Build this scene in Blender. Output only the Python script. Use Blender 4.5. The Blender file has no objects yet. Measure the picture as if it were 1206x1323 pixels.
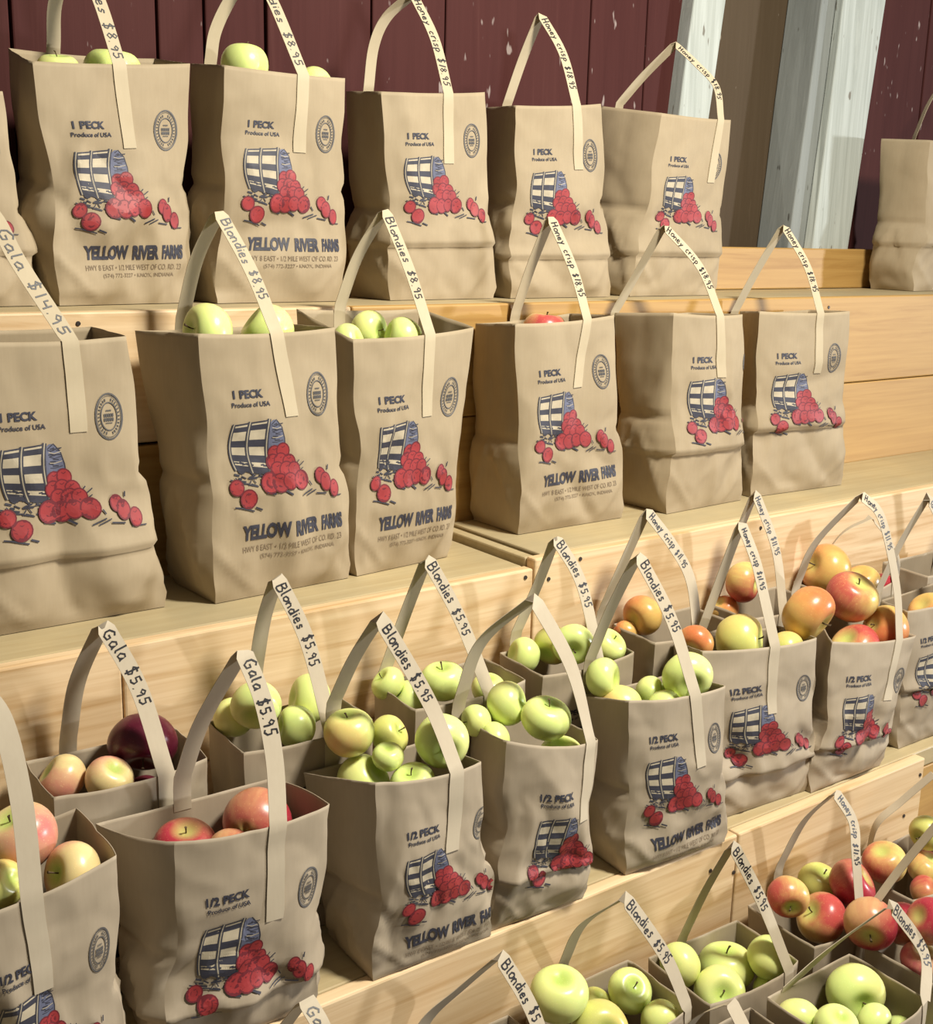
import bpy, bmesh, math, random
import numpy as np
from mathutils import Vector, Matrix, noise as mnoise

# ------------------------------------------------------------------ camera, world, lights, exposure
SC = bpy.context.scene
COL = SC.collection
CZ = 1.63                                   # eye height of the photographer
CAM_R = np.array([0.8028858348538334, -0.5956397248300007, 0.024241584013917867])
CAM_U = np.array([0.11759048749862606, 0.19810842213912397, 0.9731009867055844])
CAM_F = np.array([0.5844200659122668, 0.7784384184262667, -0.2291000115170535])
FPX = 1546.3813
EYE = np.array([0.0, 0.0, CZ])
cam_d = bpy.data.cameras.new('camera')
cam = bpy.data.objects.new('camera', cam_d)
COL.objects.link(cam)
cam_d.sensor_fit = 'HORIZONTAL'
cam_d.sensor_width = 36.0
cam_d.lens = FPX / 1206 * 36.0
cam_d.clip_start = 0.02
cam.matrix_world = Matrix(((CAM_R[0], CAM_U[0], -CAM_F[0], 0), (CAM_R[1], CAM_U[1], -CAM_F[1], 0),
                           (CAM_R[2], CAM_U[2], -CAM_F[2], CZ), (0, 0, 0, 1)))
SC.camera = cam
SC.view_settings.view_transform = 'Standard'
SC.view_settings.look = 'None'
SC.view_settings.gamma = 1.0
SC.view_settings.use_curve_mapping = False
SC.view_settings.exposure = 0.0
world = bpy.data.worlds.new('barn_air')
SC.world = world
world.use_nodes = True
bg = world.node_tree.nodes['Background']
bg.inputs[0].default_value = (0.95, 0.88, 0.76, 1)
bg.inputs[1].default_value = 0.12


def area_light(name, loc, target, size, power, color):
    ld = bpy.data.lights.new(name, 'AREA')
    ld.shape = 'DISK'
    ld.size = size
    ld.energy = power
    ld.color = color
    o = bpy.data.objects.new(name, ld)
    COL.objects.link(o)
    o.location = loc
    o.rotation_euler = (Vector(target) - Vector(loc)).to_track_quat('-Z', 'Y').to_euler()
    return o


area_light('barn_door_daylight', (6.3, -2.1, 1.7), (1.0, 1.2, 0.95), 0.26, 190, (0.96, 0.97, 1.0))
area_light('barn_lamp_overhead', (1.45, 0.12, 2.95), (1.1, 1.2, 0.8), 0.40, 94, (1.0, 0.94, 0.82))


# ------------------------------------------------------------------ helpers
def ray(px):
    v = CAM_F + CAM_R * (px[0] - 603) / FPX - CAM_U * (px[1] - 661.5) / FPX
    return v


def on_plane(px, p0, n):                     # where the sight line of a picture point meets a real plane
    v = ray(px)
    return EYE + v * (np.dot(p0 - EYE, n) / np.dot(v, n))


def on_y(px, y):
    return on_plane(px, np.array([0, y, 0.]), np.array([0, 1., 0]))


def tag(o, label=None, cat=None, group=None, kind=None):
    if label: o['label'] = label
    if cat: o['category'] = cat
    if group: o['group'] = group
    if kind: o['kind'] = kind
    return o


def empty(name, loc):
    o = bpy.data.objects.new(name, None)
    o.empty_display_size = 0.05
    COL.objects.link(o)
    o.location = loc
    return o


def mesh_obj(name, verts, faces, mats, parent=None, mat_idx=None, smooth=False, sharp=None):
    me = bpy.data.meshes.new(name)
    me.from_pydata([tuple(map(float, v)) for v in verts], [], faces)
    for m in (mats if isinstance(mats, (list, tuple)) else [mats]):
        me.materials.append(m)
    if mat_idx is not None:
        me.polygons.foreach_set('material_index', mat_idx)
    if smooth:
        me.polygons.foreach_set('use_smooth', [True] * len(me.polygons))
    me.update()
    if sharp:
        me.set_sharp_from_angle(angle=math.radians(sharp))
    o = bpy.data.objects.new(name, me)
    COL.objects.link(o)
    if parent is not None:
        o.parent = parent
    return o


def box_bm(bm, x0, x1, y0, y1, z0, z1):
    r = bmesh.ops.create_cube(bm, size=1.0, matrix=Matrix.Translation(((x0 + x1) / 2, (y0 + y1) / 2, (z0 + z1) / 2)) @ Matrix.Diagonal((x1 - x0, y1 - y0, z1 - z0, 1)))
    return r['verts']


def bm_obj(name, bm, mat, parent=None, bevel=0.0):
    me = bpy.data.meshes.new(name)
    bm.normal_update()
    bm.to_mesh(me)
    bm.free()
    me.materials.append(mat)
    o = bpy.data.objects.new(name, me)
    COL.objects.link(o)
    if parent is not None:
        o.parent = parent
    if bevel:
        b = o.modifiers.new('bevel', 'BEVEL')
        b.width = bevel
        b.segments = 2
    return o


def box(name, x0, x1, y0, y1, z0, z1, mat, parent=None, bevel=0.002):
    bm = bmesh.new()
    box_bm(bm, x0, x1, y0, y1, z0, z1)
    return bm_obj(name, bm, mat, parent, bevel)


# ------------------------------------------------------------------ materials
class NT:
    def __init__(s, name):
        s.m = bpy.data.materials.new(name)
        s.m.use_nodes = True
        s.t = s.m.node_tree
        s.b = s.t.nodes['Principled BSDF']

    def n(s, typ, **kw):
        nd = s.t.nodes.new(typ)
        for k, v in kw.items():
            if k.startswith('i_'):
                nd.inputs[k[2:].replace('_', ' ')].default_value = v
            else:
                setattr(nd, k, v)
        return nd

    def l(s, a, b): s.t.links.new(a, b)

    def ramp(s, fac, stops):
        r = s.n('ShaderNodeValToRGB')
        e = r.color_ramp.elements
        while len(e) < len(stops): e.new(0.5)
        for k, (p, c) in enumerate(stops):
            e[k].position = p
            e[k].color = c if len(c) == 4 else (*c, 1)
        s.l(fac, r.inputs[0])
        return r.outputs[0]

    def mix(s, fac, a, b, typ='MIX'):
        m = s.n('ShaderNodeMix', data_type='RGBA', blend_type=typ)
        for sock, v in ((m.inputs[0], fac), (m.inputs[6], a), (m.inputs[7], b)):
            if isinstance(v, (int, float)): sock.default_value = v
            elif isinstance(v, tuple): sock.default_value = v if len(v) == 4 else (*v, 1)
            else: s.l(v, sock)
        return m.outputs[2]

    def coords(s, scale, rand=True):
        tc = s.n('ShaderNodeTexCoord')
        mp = s.n('ShaderNodeMapping')
        mp.inputs['Scale'].default_value = scale
        s.l(tc.outputs['Object'], mp.inputs[0])
        if rand:
            oi = s.n('ShaderNodeObjectInfo')
            mu = s.n('ShaderNodeMath', operation='MULTIPLY')
            mu.inputs[1].default_value = 37.0
            s.l(oi.outputs['Random'], mu.inputs[0])
            s.l(mu.outputs[0], mp.inputs['Location'])
        return mp.outputs[0]

    def noise(s, vec, scale, detail=3.0, rough=0.5, dist=0.0):
        n = s.n('ShaderNodeTexNoise')
        n.inputs['Scale'].default_value = scale
        n.inputs['Detail'].default_value = detail
        n.inputs['Roughness'].default_value = rough
        n.inputs['Distortion'].default_value = dist
        s.l(vec, n.inputs['Vector'])
        return n.outputs['Fac']

    def bump(s, h, strength, dist=0.002):
        b = s.n('ShaderNodeBump')
        b.inputs['Strength'].default_value = strength
        b.inputs['Distance'].default_value = dist
        s.l(h, b.inputs['Height'])
        s.l(b.outputs[0], s.b.inputs['Normal'])


def wood(name, light, dark, knot=(0.16, 0.07, 0.025), rough=0.55, grime=None, axis=0):
    s = NT(name)
    sc = [16.0, 16.0, 16.0]
    sc[axis] = 0.9
    v = s.coords(tuple(sc))
    g = s.noise(v, 2.2, 6, 0.6, 1.2)
    base = s.ramp(g, [(0.3, dark), (0.5, tuple((a * .3 + b * .7) for a, b in zip(dark, light))), (0.72, light)])
    sc2 = [60.0, 60.0, 60.0]
    sc2[axis] = 1.5
    fine = s.noise(s.coords(tuple(sc2)), 2.0, 3, 0.5)
    base = s.mix(0.35, base, s.ramp(fine, [(0.3, dark), (0.7, light)]), 'MIX')
    sk = [9.0, 9.0, 9.0]
    sk[axis] = 4.5
    vo = s.n('ShaderNodeTexVoronoi')
    vo.inputs['Scale'].default_value = 1.0
    s.l(s.coords(tuple(sk)), vo.inputs['Vector'])
    kn = s.ramp(vo.outputs['Distance'], [(0.0, (1, 1, 1)), (0.075, (0.7, 0.7, 0.7)), (0.12, (0, 0, 0))])
    sel = s.n('ShaderNodeSeparateColor')
    s.l(vo.outputs['Color'], sel.inputs[0])
    gate = s.ramp(sel.outputs[0], [(0.80, (0, 0, 0)), (0.82, (1, 1, 1))])
    mul = s.n('ShaderNodeMath', operation='MULTIPLY')
    s.l(kn, mul.inputs[0])
    s.l(gate, mul.inputs[1])
    base = s.mix(mul.outputs[0], base, knot)
    if grime:
        b2 = s.noise(s.coords((3, 3, 3)), 1.6, 4, 0.6)
        f2 = s.ramp(b2, [(0.35, (0, 0, 0)), (0.7, (0.75, 0.75, 0.75))])
        base = s.mix(f2, base, grime)
    s.l(base, s.b.inputs['Base Color'])
    s.b.inputs['Roughness'].default_value = rough
    s.bump(g, 0.15, 0.001)
    return s.m


def painted_board(name, base, worn, streak, fleck, fleck_amt=0.72):
    s = NT(name)
    g = s.noise(s.coords((26, 26, 1.1)), 2.0, 6, 0.65, 0.6)
    c = s.ramp(g, [(0.32, base), (0.6, streak), (0.8, worn)])
    big = s.noise(s.coords((5, 5, 1.2)), 1.0, 3)
    c = s.mix(s.ramp(big, [(0.4, (0, 0, 0)), (0.75, (0.55, 0.55, 0.55))]), c, worn)
    fl = s.noise(s.coords((70, 70, 22)), 1.0, 2, 0.4)
    c = s.mix(s.ramp(fl, [(fleck_amt, (0, 0, 0)), (fleck_amt + .05, (1, 1, 1))]), c, fleck)
    s.l(c, s.b.inputs['Base Color'])
    s.b.inputs['Roughness'].default_value = 0.7
    s.b.inputs['Specular IOR Level'].default_value = 0.12
    s.bump(g, 0.35, 0.003)
    return s.m


def kraft(name, a, b):
    s = NT(name)
    v = s.coords((1, 1, 1))
    n1 = s.noise(v, 9, 4, 0.6)
    n2 = s.noise(s.coords((260, 260, 30)), 1.0, 2, 0.5)
    c = s.ramp(n1, [(0.3, b), (0.7, a)])
    c = s.mix(0.18, c, s.ramp(n2, [(0.35, b), (0.65, a)]))
    s.l(c, s.b.inputs['Base Color'])
    s.b.inputs['Roughness'].default_value = 0.68
    s.b.inputs['Specular IOR Level'].default_value = 0.3
    s.bump(n2, 0.08, 0.0006)
    return s.m


def flat(name, col, rough=0.7):
    s = NT(name)
    n = s.noise(s.coords((1, 1, 1)), 60, 2)
    c = s.ramp(n, [(0.3, tuple(x * .85 for x in col)), (0.7, tuple(min(1, x * 1.1) for x in col))])
    s.l(c, s.b.inputs['Base Color'])
    s.b.inputs['Roughness'].default_value = rough
    return s.m


def apple_mat(name, ground, blush, amount, top, streaky=0.5, rough=0.3):
    """ground colour, a blush on one side broken into streaks that run from stem to blossom end, pale dots"""
    s = NT(name)
    tc = s.n('ShaderNodeTexCoord')
    oi = s.n('ShaderNodeObjectInfo')
    sep = s.n('ShaderNodeSeparateXYZ')
    s.l(tc.outputs['Object'], sep.inputs[0])
    # streak noise: object coords squeezed along the core
    st = s.noise(s.coords((95, 95, 16)), 1.0, 4, 0.6, 0.3)
    bl = s.noise(s.coords((16, 16, 16)), 1.0, 2, 0.5)
    # blush side: x position
    mr = s.n('ShaderNodeMapRange')
    mr.inputs['From Min'].default_value = -0.036
    mr.inputs['From Max'].default_value = 0.036
    s.l(sep.outputs[0], mr.inputs['Value'])
    m1 = s.n('ShaderNodeMath', operation='MULTIPLY_ADD')
    m1.inputs[1].default_value = streaky * 0.9
    s.l(st, m1.inputs[0])
    s.l(mr.outputs[0], m1.inputs[2])
    m2 = s.n('ShaderNodeMath', operation='MULTIPLY_ADD')
    m2.inputs[1].default_value = 0.9
    s.l(bl, m2.inputs[0])
    s.l(m1.outputs[0], m2.inputs[2])
    m3 = s.n('ShaderNodeMath', operation='MULTIPLY_ADD')
    m3.inputs[1].default_value = 0.30
    s.l(oi.outputs['Random'], m3.inputs[0])
    s.l(m2.outputs[0], m3.inputs[2])
    mean = 0.5 + 0.45 * streaky + 0.45 + 0.15
    lo = mean + (0.5 - amount) * 1.5
    mrr = s.n('ShaderNodeMapRange')
    mrr.inputs['From Min'].default_value = lo - 0.40
    mrr.inputs['From Max'].default_value = lo + 0.40
    s.l(m3.outputs[0], mrr.inputs['Value'])
    gn = s.noise(s.coords((30, 30, 12)), 1.0, 2)
    gcol = s.mix(gn, ground, tuple(x * 0.86 for x in ground))
    c = s.mix(mrr.outputs[0], gcol, blush)
    # greener hollow round the stem
    rad = s.n('ShaderNodeVectorMath', operation='LENGTH')
    cmb = s.n('ShaderNodeCombineXYZ')
    s.l(sep.outputs[0], cmb.inputs[0])
    s.l(sep.outputs[1], cmb.inputs[1])
    s.l(cmb.outputs[0], rad.inputs[0])
    hol = s.n('ShaderNodeMapRange')
    hol.inputs['From Min'].default_value = 0.020
    hol.inputs['From Max'].default_value = 0.006
    s.l(rad.outputs['Value'], hol.inputs['Value'])
    c = s.mix(hol.outputs[0], c, top)
    sp = s.noise(s.coords((650, 650, 650)), 1.0, 0)
    c = s.mix(s.ramp(sp, [(0.74, (0, 0, 0)), (0.79, (0.28, 0.28, 0.28))]), c, tuple(min(1, x * 1.35 + .05) for x in ground))
    s.l(c, s.b.inputs['Base Color'])
    s.b.inputs['Roughness'].default_value = rough
    s.b.inputs['Specular IOR Level'].default_value = 0.45
    s.b.inputs['Subsurface Weight'].default_value = 0.35
    s.b.inputs['Subsurface Radius'].default_value = (0.01, 0.008, 0.004)
    s.b.inputs['Subsurface Scale'].default_value = 1.0
    return s.m


M = {}
M['pine_pale'] = wood('pale_pine', (0.80, 0.62, 0.39), (0.50, 0.30, 0.12))
M['pine_gold'] = wood('golden_pine', (0.50, 0.305, 0.095), (0.34, 0.18, 0.045))
M['pine_shelf'] = wood('worn_pine_shelf', (0.52, 0.425, 0.24), (0.40, 0.30, 0.15), rough=0.5, grime=(0.36, 0.30, 0.18))
M['red'] = painted_board('barn_red_paint', (0.052, 0.014, 0.0125), (0.080, 0.027, 0.023), (0.063, 0.018, 0.016), (0.30, 0.24, 0.22))
M['white'] = painted_board('worn_white_paint', (0.50, 0.54, 0.51), (0.58, 0.61, 0.56), (0.34, 0.37, 0.34), (0.20, 0.19, 0.16), 0.70)
M['grey'] = painted_board('weathered_grey_wood', (0.26, 0.28, 0.27), (0.36, 0.38, 0.36), (0.20, 0.215, 0.205), (0.10, 0.10, 0.09))
M['brown'] = painted_board('bare_brown_board', (0.085, 0.060, 0.036), (0.11, 0.08, 0.05), (0.075, 0.052, 0.03), (0.30, 0.26, 0.2), 0.76)
M['dark'] = flat('dark_gap', (0.02, 0.014, 0.01))
M['concrete'] = flat('concrete', (0.25, 0.23, 0.20), 0.85)
M['kraft'] = kraft('kraft_paper', (0.385, 0.308, 0.200), (0.322, 0.252, 0.157))
M['kraft_half'] = kraft('cool_lit_kraft_paper', (0.400, 0.330, 0.238), (0.34, 0.277, 0.195))  # half-peck bags: same kraft, greyed to put the cool light into its colour
M['handle_half'] = kraft('cool_lit_kraft_strip', (0.51, 0.44, 0.325), (0.45, 0.38, 0.275))  # half-peck handles: cool light painted into the strip colour as well
M['handle'] = kraft('pale_kraft_strip', (0.50, 0.42, 0.285), (0.44, 0.365, 0.24))
M['marker'] = flat('black_marker', (0.012, 0.011, 0.014), 0.5)
M['navy'] = flat('navy_ink', (0.032, 0.032, 0.048), 0.6)
M['blue'] = flat('slate_blue_ink', (0.115, 0.125, 0.19), 0.6)
M['cream'] = flat('cream_ink', (0.46, 0.395, 0.28), 0.7)
M['redink'] = flat('red_ink', (0.31, 0.028, 0.031), 0.55)
M['darkred'] = flat('dark_red_ink', (0.14, 0.010, 0.018), 0.6)
M['brownink'] = flat('faint_brown_ink', (0.20, 0.145, 0.09), 0.7)
M['greyink'] = flat('faded_grey_ink', (0.085, 0.08, 0.078), 0.6)
M['stem'] = flat('brown_stem', (0.09, 0.055, 0.025), 0.8)
M['nail'] = flat('dark_nail_head', (0.03, 0.022, 0.018), 0.5)
APPLE = {
    'green': apple_mat('pale_green_apple_skin', (0.74, 0.85, 0.30), (0.80, 0.78, 0.30), 0.2, (0.50, 0.64, 0.15), 0.2),
    'blush': apple_mat('blushed_green_apple_skin', (0.76, 0.82, 0.28), (0.80, 0.46, 0.18), 0.34, (0.50, 0.60, 0.14), 0.35),
    'yellow': apple_mat('yellow_green_apple_skin', (0.66, 0.66, 0.20), (0.70, 0.44, 0.16), 0.25, (0.50, 0.58, 0.14), 0.4),
    'mixed': apple_mat('red_and_yellow_apple_skin', (0.74, 0.56, 0.19), (0.50, 0.085, 0.075), 0.46, (0.55, 0.56, 0.16), 0.8),
    'orange': apple_mat('orange_apple_skin', (0.72, 0.48, 0.15), (0.60, 0.19, 0.07), 0.46, (0.60, 0.48, 0.14), 0.7),
    'pink': apple_mat('pink_striped_apple_skin', (0.82, 0.66, 0.32), (0.60, 0.15, 0.16), 0.34, (0.50, 0.60, 0.16), 0.6),
    'red': apple_mat('red_striped_apple_skin', (0.68, 0.40, 0.19), (0.40, 0.035, 0.055), 0.74, (0.50, 0.42, 0.14), 0.7),
    'dark': apple_mat('deep_maroon_apple_skin', (0.22, 0.05, 0.05), (0.09, 0.008, 0.022), 0.75, (0.14, 0.05, 0.03), 0.4),
}

# ------------------------------------------------------------------ setting: floor, wall, trim
Z1, Z2, Z3, Z4 = CZ - 0.116, CZ - 0.475, CZ - 0.861, CZ - 1.231
YA, YB, YC, YD = 1.568, 1.314, 1.045, 0.66
XL, XR = -1.6, 5.2
WY = 1.93

o = box('floor', XL - 1, XR + 1, -3.0, WY + 0.3, -0.05, 0.0, M['concrete'], bevel=0)
tag(o, 'grey concrete barn floor under the display', 'floor', kind='structure')
# red plank wall (planks with narrow gaps, dark board behind)
bm = bmesh.new()
rnd = random.Random(4)
seams = [XL]
xx = XL
while xx < 0.02:
    xx += rnd.uniform(0.18, 0.30)
    seams.append(xx)
seams = [s for s in seams if s < 0.0]
for px in (16, 205, 266, 345, 481, 577, 765, 838):
    seams.append(on_y((px, 40), WY)[0])
gap0 = on_y((893, 40), WY)[0]
seams.append(gap0)
for a, b in zip(seams[:-1], seams[1:]):
    dy = rnd.uniform(0, 0.006)
    box_bm(bm, a + 0.002, b - 0.002, WY + dy, WY + 0.03, 0.0, 3.3)
gap1 = on_y((1110, 160), WY)[0]
xs = [gap1, on_y((1190, 150), WY)[0]]
while xs[-1] < XR: xs.append(xs[-1] + rnd.uniform(0.2, 0.3))
for a, b in zip(xs[:-1], xs[1:]):
    dy = rnd.uniform(0, 0.006)
    box_bm(bm, a + 0.002, b - 0.002, WY + dy, WY + 0.03, 0.0, 3.3)
box_bm(bm, XL, XR, WY + 0.075, WY + 0.10, 0.0, 3.3)
o = bm_obj('wall_back', bm, M['red'], bevel=0.003)
tag(o, 'dark red painted vertical plank barn wall behind the shelves', 'wall', kind='structure')
# bare brown board set back between the posts
o = box('trim_1', gap0 - 0.01, gap1 + 0.02, WY + 0.035, WY + 0.07, 0.0, 3.3, M['brown'])
tag(o, 'bare brown board set back between white boards', 'board', kind='structure')


def leaning(name, pts, y0, y1, mat, label):   # a wall board from four picture corners (left top, right top, right bottom, left bottom)
    P = [on_y(p, y0) for p in pts]
    def ext(a, b, z):                        # the edge carried on up or down to height z
        t = (z - a[2]) / (b[2] - a[2])
        return a[0] + (b[0] - a[0]) * t
    vs = []
    for y in (y0, y1):
        for z in (0.9, 1.25, 1.6, 1.95, 2.3, 3.3):
            wob = 0.0025 * math.sin(z * 31 + y * 90)
            vs += [(ext(P[0], P[3], z) + wob, y, z), (ext(P[1], P[2], z) - wob, y, z)]
    fs = []
    for k in range(5):
        a = k * 2
        fs += [(a, a + 1, a + 3, a + 2), (12 + a, 14 + a, 15 + a, 13 + a), (a, a + 2, 14 + a, 12 + a), (a + 1, 13 + a, 15 + a, a + 3)]
    fs += [(0, 12, 13, 1), (10, 11, 23, 22)]
    o = mesh_obj(name, vs, fs, mat)
    b = o.modifiers.new('bevel', 'BEVEL')
    b.width = 0.003
    b.segments = 2
    tag(o, label, 'board', kind='structure')
    return o


leaning('trim_2', [(898, 0), (938, 0), (922, 111), (879, 144)], WY - 0.03, WY + 0.034, M['white'], 'narrow worn white board left of the brown gap')
leaning('trim_3', [(1091, 0), (1145, 0), (1097, 322), (1049, 322)], WY - 0.088, WY - 0.064, M['white'], 'worn white board nailed on the grey post')
leaning('trim_4', [(1062, 0), (1136, 0), (1088, 322), (1019, 322)], WY - 0.063, WY + 0.034, M['grey'], 'weathered grey post right of the brown gap')

# ------------------------------------------------------------------ the stepped display stand
st = empty('display_stand', (1.2, 1.0, 0.0))
tag(st, 'stepped pine display stand of four shelves against the red wall', 'display stand')
SO = np.array([1.2, 1.0, 0.0])


def sbox(name, x0, x1, y0, y1, z0, z1, mat, bevel=0.003):
    return box(name, x0 - SO[0], x1 - SO[0], y0 - SO[1], y1 - SO[1], z0 - SO[2], z1 - SO[2], mat, st, bevel)


XJ = 1.114                                   # joint between the two units of the second shelf
sbox('shelf', XL + .3, XR - .3, YA + 0.0215, WY - 0.058, Z1 - 0.036, Z1, M['pine_shelf'])
sbox('back_rail', XL + .3, XR - .3, WY - 0.095, WY - 0.058, Z1 + 0.001, Z1 + 0.094, M['pine_gold'])
sbox('shelf', XL + .3, XJ - 0.004, YB + 0.0215, YA - 0.001, Z2 - 0.046, Z2 - 0.014, M['pine_shelf'])
sbox('shelf', XJ + 0.030, XR - .3, YB + 0.0215, YA - 0.001, Z2 - 0.032, Z2, M['pine_shelf'])
sbox('shelf', XJ + 0.001, XJ + 0.021, YB + 0.0215, YA - 0.001, Z2 - 0.034, Z2 - 0.002, M['pine_shelf'])
sbox('shelf', XL + .3, XR - .3, YC + 0.0215, YB - 0.001, Z3 - 0.034, Z3, M['pine_shelf'])
sbox('shelf', XL + .3, XR - .3, YD + 0.0215, YC - 0.001, Z4 - 0.034, Z4, M['pine_shelf'])
xa = 0.95
sbox('riser_board', XL + .3, xa, YA, YA + 0.021, Z1 - 0.180, Z1, M['pine_pale'])
sbox('riser_board', xa + .002, XR - .3, YA, YA + 0.021, Z1 - 0.183, Z1, M['pine_gold'])
sbox('riser_board', XL + .3, XR - .3, YA + 0.001, YA + 0.021, Z2 - 0.03, Z1 - 0.1845, M['pine_gold'])
for x0, x1, dz in ((XL + .3, 0.48, -0.014), (0.482, XJ, -0.014), (XJ + .003, XR - .3, 0.0)):
    sbox('riser_board', x0, x1, YB, YB + 0.021, Z2 - 0.188, Z2 + dz, M['pine_pale'])
sbox('riser_board', XL + .3, XR - .3, YB + 0.001, YB + 0.021, Z3 - 0.03, Z2 - 0.190, M['pine_pale'])
for x0, x1 in ((XL + .3, 0.35), (0.353, 1.302), (1.305, 1.782)):
    sbox('riser_board', x0, x1, YC, YC + 0.021, Z3 - 0.186, Z3, M['pine_pale'])
sbox('riser_board', 1.784, XR - .3, YC + 0.022, YC + 0.04, Z3 - 0.186, Z3 - 0.035, M['pine_gold'])
sbox('riser_board', XL + .3, XR - .3, YC + 0.001, YC + 0.021, Z4 - 0.03, Z3 - 0.188, M['pine_pale'])
sbox('riser_board', XL + .3, XR - .3, YD, YD + 0.021, 0.0, Z4, M['pine_pale'])
for x in (XL + .5, 0.2, 2.0, XR - .6):       # the posts that carry the shelves from behind
    sbox('post', x, x + 0.04, YB + 0.05, YB + 0.14, 0.0, Z2 - 0.043, M['pine_pale'])
    sbox('post', x, x + 0.04, WY - 0.16, WY - 0.07, 0.0, Z1 - 0.037, M['pine_pale'])
    sbox('post', x, x + 0.04, YD + 0.05, YD + 0.14, 0.0, Z4 - 0.035, M['pine_pale'])
# nail heads where the photo shows them
for px, y in (((918, 1125), YC), ((948, 1127), YC), ((1189, 1001), YC), ((1168, 1054), YC), ((750, 722), YB), ((709, 748), YB), ((679, 746), YB), ((983, 682), YB), ((101, 418), YA), ((1071, 397), YA)):
    p = on_y(px, y) - SO
    bm = bmesh.new()
    bmesh.ops.create_cone(bm, cap_ends=True, segments=10, radius1=0.0036, radius2=0.003, depth=0.003,
                          matrix=Matrix.Translation(p) @ Matrix.Rotation(math.pi / 2, 4, 'X'))
    bm_obj('nail', bm, M['nail'], st)


# ------------------------------------------------------------------ printed artwork (in the units of one flat bag front)
def text_mesh(txt, x0, x1, y0, y1, bold=0.0, shear=0.0, sub=26.0):
    cu = bpy.data.curves.new('t', 'FONT')
    cu.body = txt
    cu.offset = bold
    cu.shear = shear
    cu.resolution_u = 3
    ob = bpy.data.objects.new('t', cu)
    COL.objects.link(ob)
    dg = bpy.context.evaluated_depsgraph_get()
    me = bpy.data.meshes.new_from_object(ob.evaluated_get(dg))
    bpy.data.objects.remove(ob)
    bpy.data.curves.remove(cu)
    bm = bmesh.new()
    bm.from_mesh(me)
    bpy.data.meshes.remove(me)
    xs = [v.co.x for v in bm.verts]
    ys = [v.co.y for v in bm.verts]
    ax, bx, ay, by = min(xs), max(xs), min(ys), max(ys)
    for v in bm.verts:
        v.co.x = x0 + (v.co.x - ax) / (bx - ax) * (x1 - x0)
        v.co.y = y1 + (v.co.y - ay) / (by - ay) * (y0 - y1)      # y runs down the bag
        v.co.z = 0
    bmesh.ops.triangulate(bm, faces=bm.faces[:])
    for _ in range(2):
        long_e = [e for e in bm.edges if e.calc_length() > sub]
        if not long_e: break
        bmesh.ops.subdivide_edges(bm, edges=long_e, cuts=1)
        bmesh.ops.triangulate(bm, faces=[f for f in bm.faces if len(f.verts) > 3])
    bm.verts.index_update()
    V = [(v.co.x, v.co.y) for v in bm.verts]
    F = [tuple(v.index for v in f.verts) for f in bm.faces]
    bm.free()
    return V, F


class Art:                                   # flat shapes: vertices (x, y), faces, ink, layer
    def __init__(s): s.V, s.F, s.I, s.L = [], [], [], []

    def add(s, V, F, ink, layer):
        b = len(s.V)
        s.V += V
        s.L += [layer] * len(V)
        s.F += [tuple(b + i for i in f) for f in F]
        s.I += [ink] * len(F)

    def disc(s, x, y, rx, ry, ink, layer, n=16, rings=2, rot=0.0):
        V = [(x, y)]
        c, sn = math.cos(rot), math.sin(rot)
        for r in range(1, rings + 1):
            for k in range(n):
                a = 2 * math.pi * k / n
                px, py = rx * r / rings * math.cos(a), ry * r / rings * math.sin(a)
                V.append((x + px * c - py * sn, y + px * sn + py * c))
        F = [(0, 1 + (k + 1) % n, 1 + k) for k in range(n)]
        for r in range(rings - 1):
            for k in range(n):
                a, b = 1 + r * n + k, 1 + r * n + (k + 1) % n
                F.append((a, b, b + n, a + n))
        s.add(V, F, ink, layer)

    def line(s, pts, w, ink, layer, w1=None):
        P = [np.array(pts[0], float)]
        for q in pts[1:]:
            q = np.array(q, float)
            m = max(1, int(np.linalg.norm(q - P[-1]) / 22))
            P += [P[-1] + (q - P[-1]) * (k + 1) / m for k in range(m)] if m == 1 else [P[-1] * (1 - (k + 1) / m) + q * (k + 1) / m for k in range(m)]
        V, F = [], []
        for k, p in enumerate(P):
            t = P[min(k + 1, len(P) - 1)] - P[max(k - 1, 0)]
            t /= max(1e-9, np.linalg.norm(t))
            nn = np.array([-t[1], t[0]])
            ww = w if w1 is None else w + (w1 - w) * k / (len(P) - 1)
            V += [tuple(p + nn * ww / 2), tuple(p - nn * ww / 2)]
        for k in range(len(P) - 1): F.append((2 * k, 2 * k + 1, 2 * k + 3, 2 * k + 2))
        s.add(V, F, ink, layer)

    def ring(s, x, y, rx, ry, w, ink, layer, n=30):
        s.line([(x + rx * math.cos(2 * math.pi * k / n), y + ry * math.sin(2 * math.pi * k / n)) for k in range(n + 1)], w, ink, layer)


INKS = ['navy', 'blue', 'cream', 'redink', 'darkred', 'brownink', 'greyink']
NAVY, BLUE, CREAM, RED, DRED, BRN, GRY = range(7)


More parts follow.
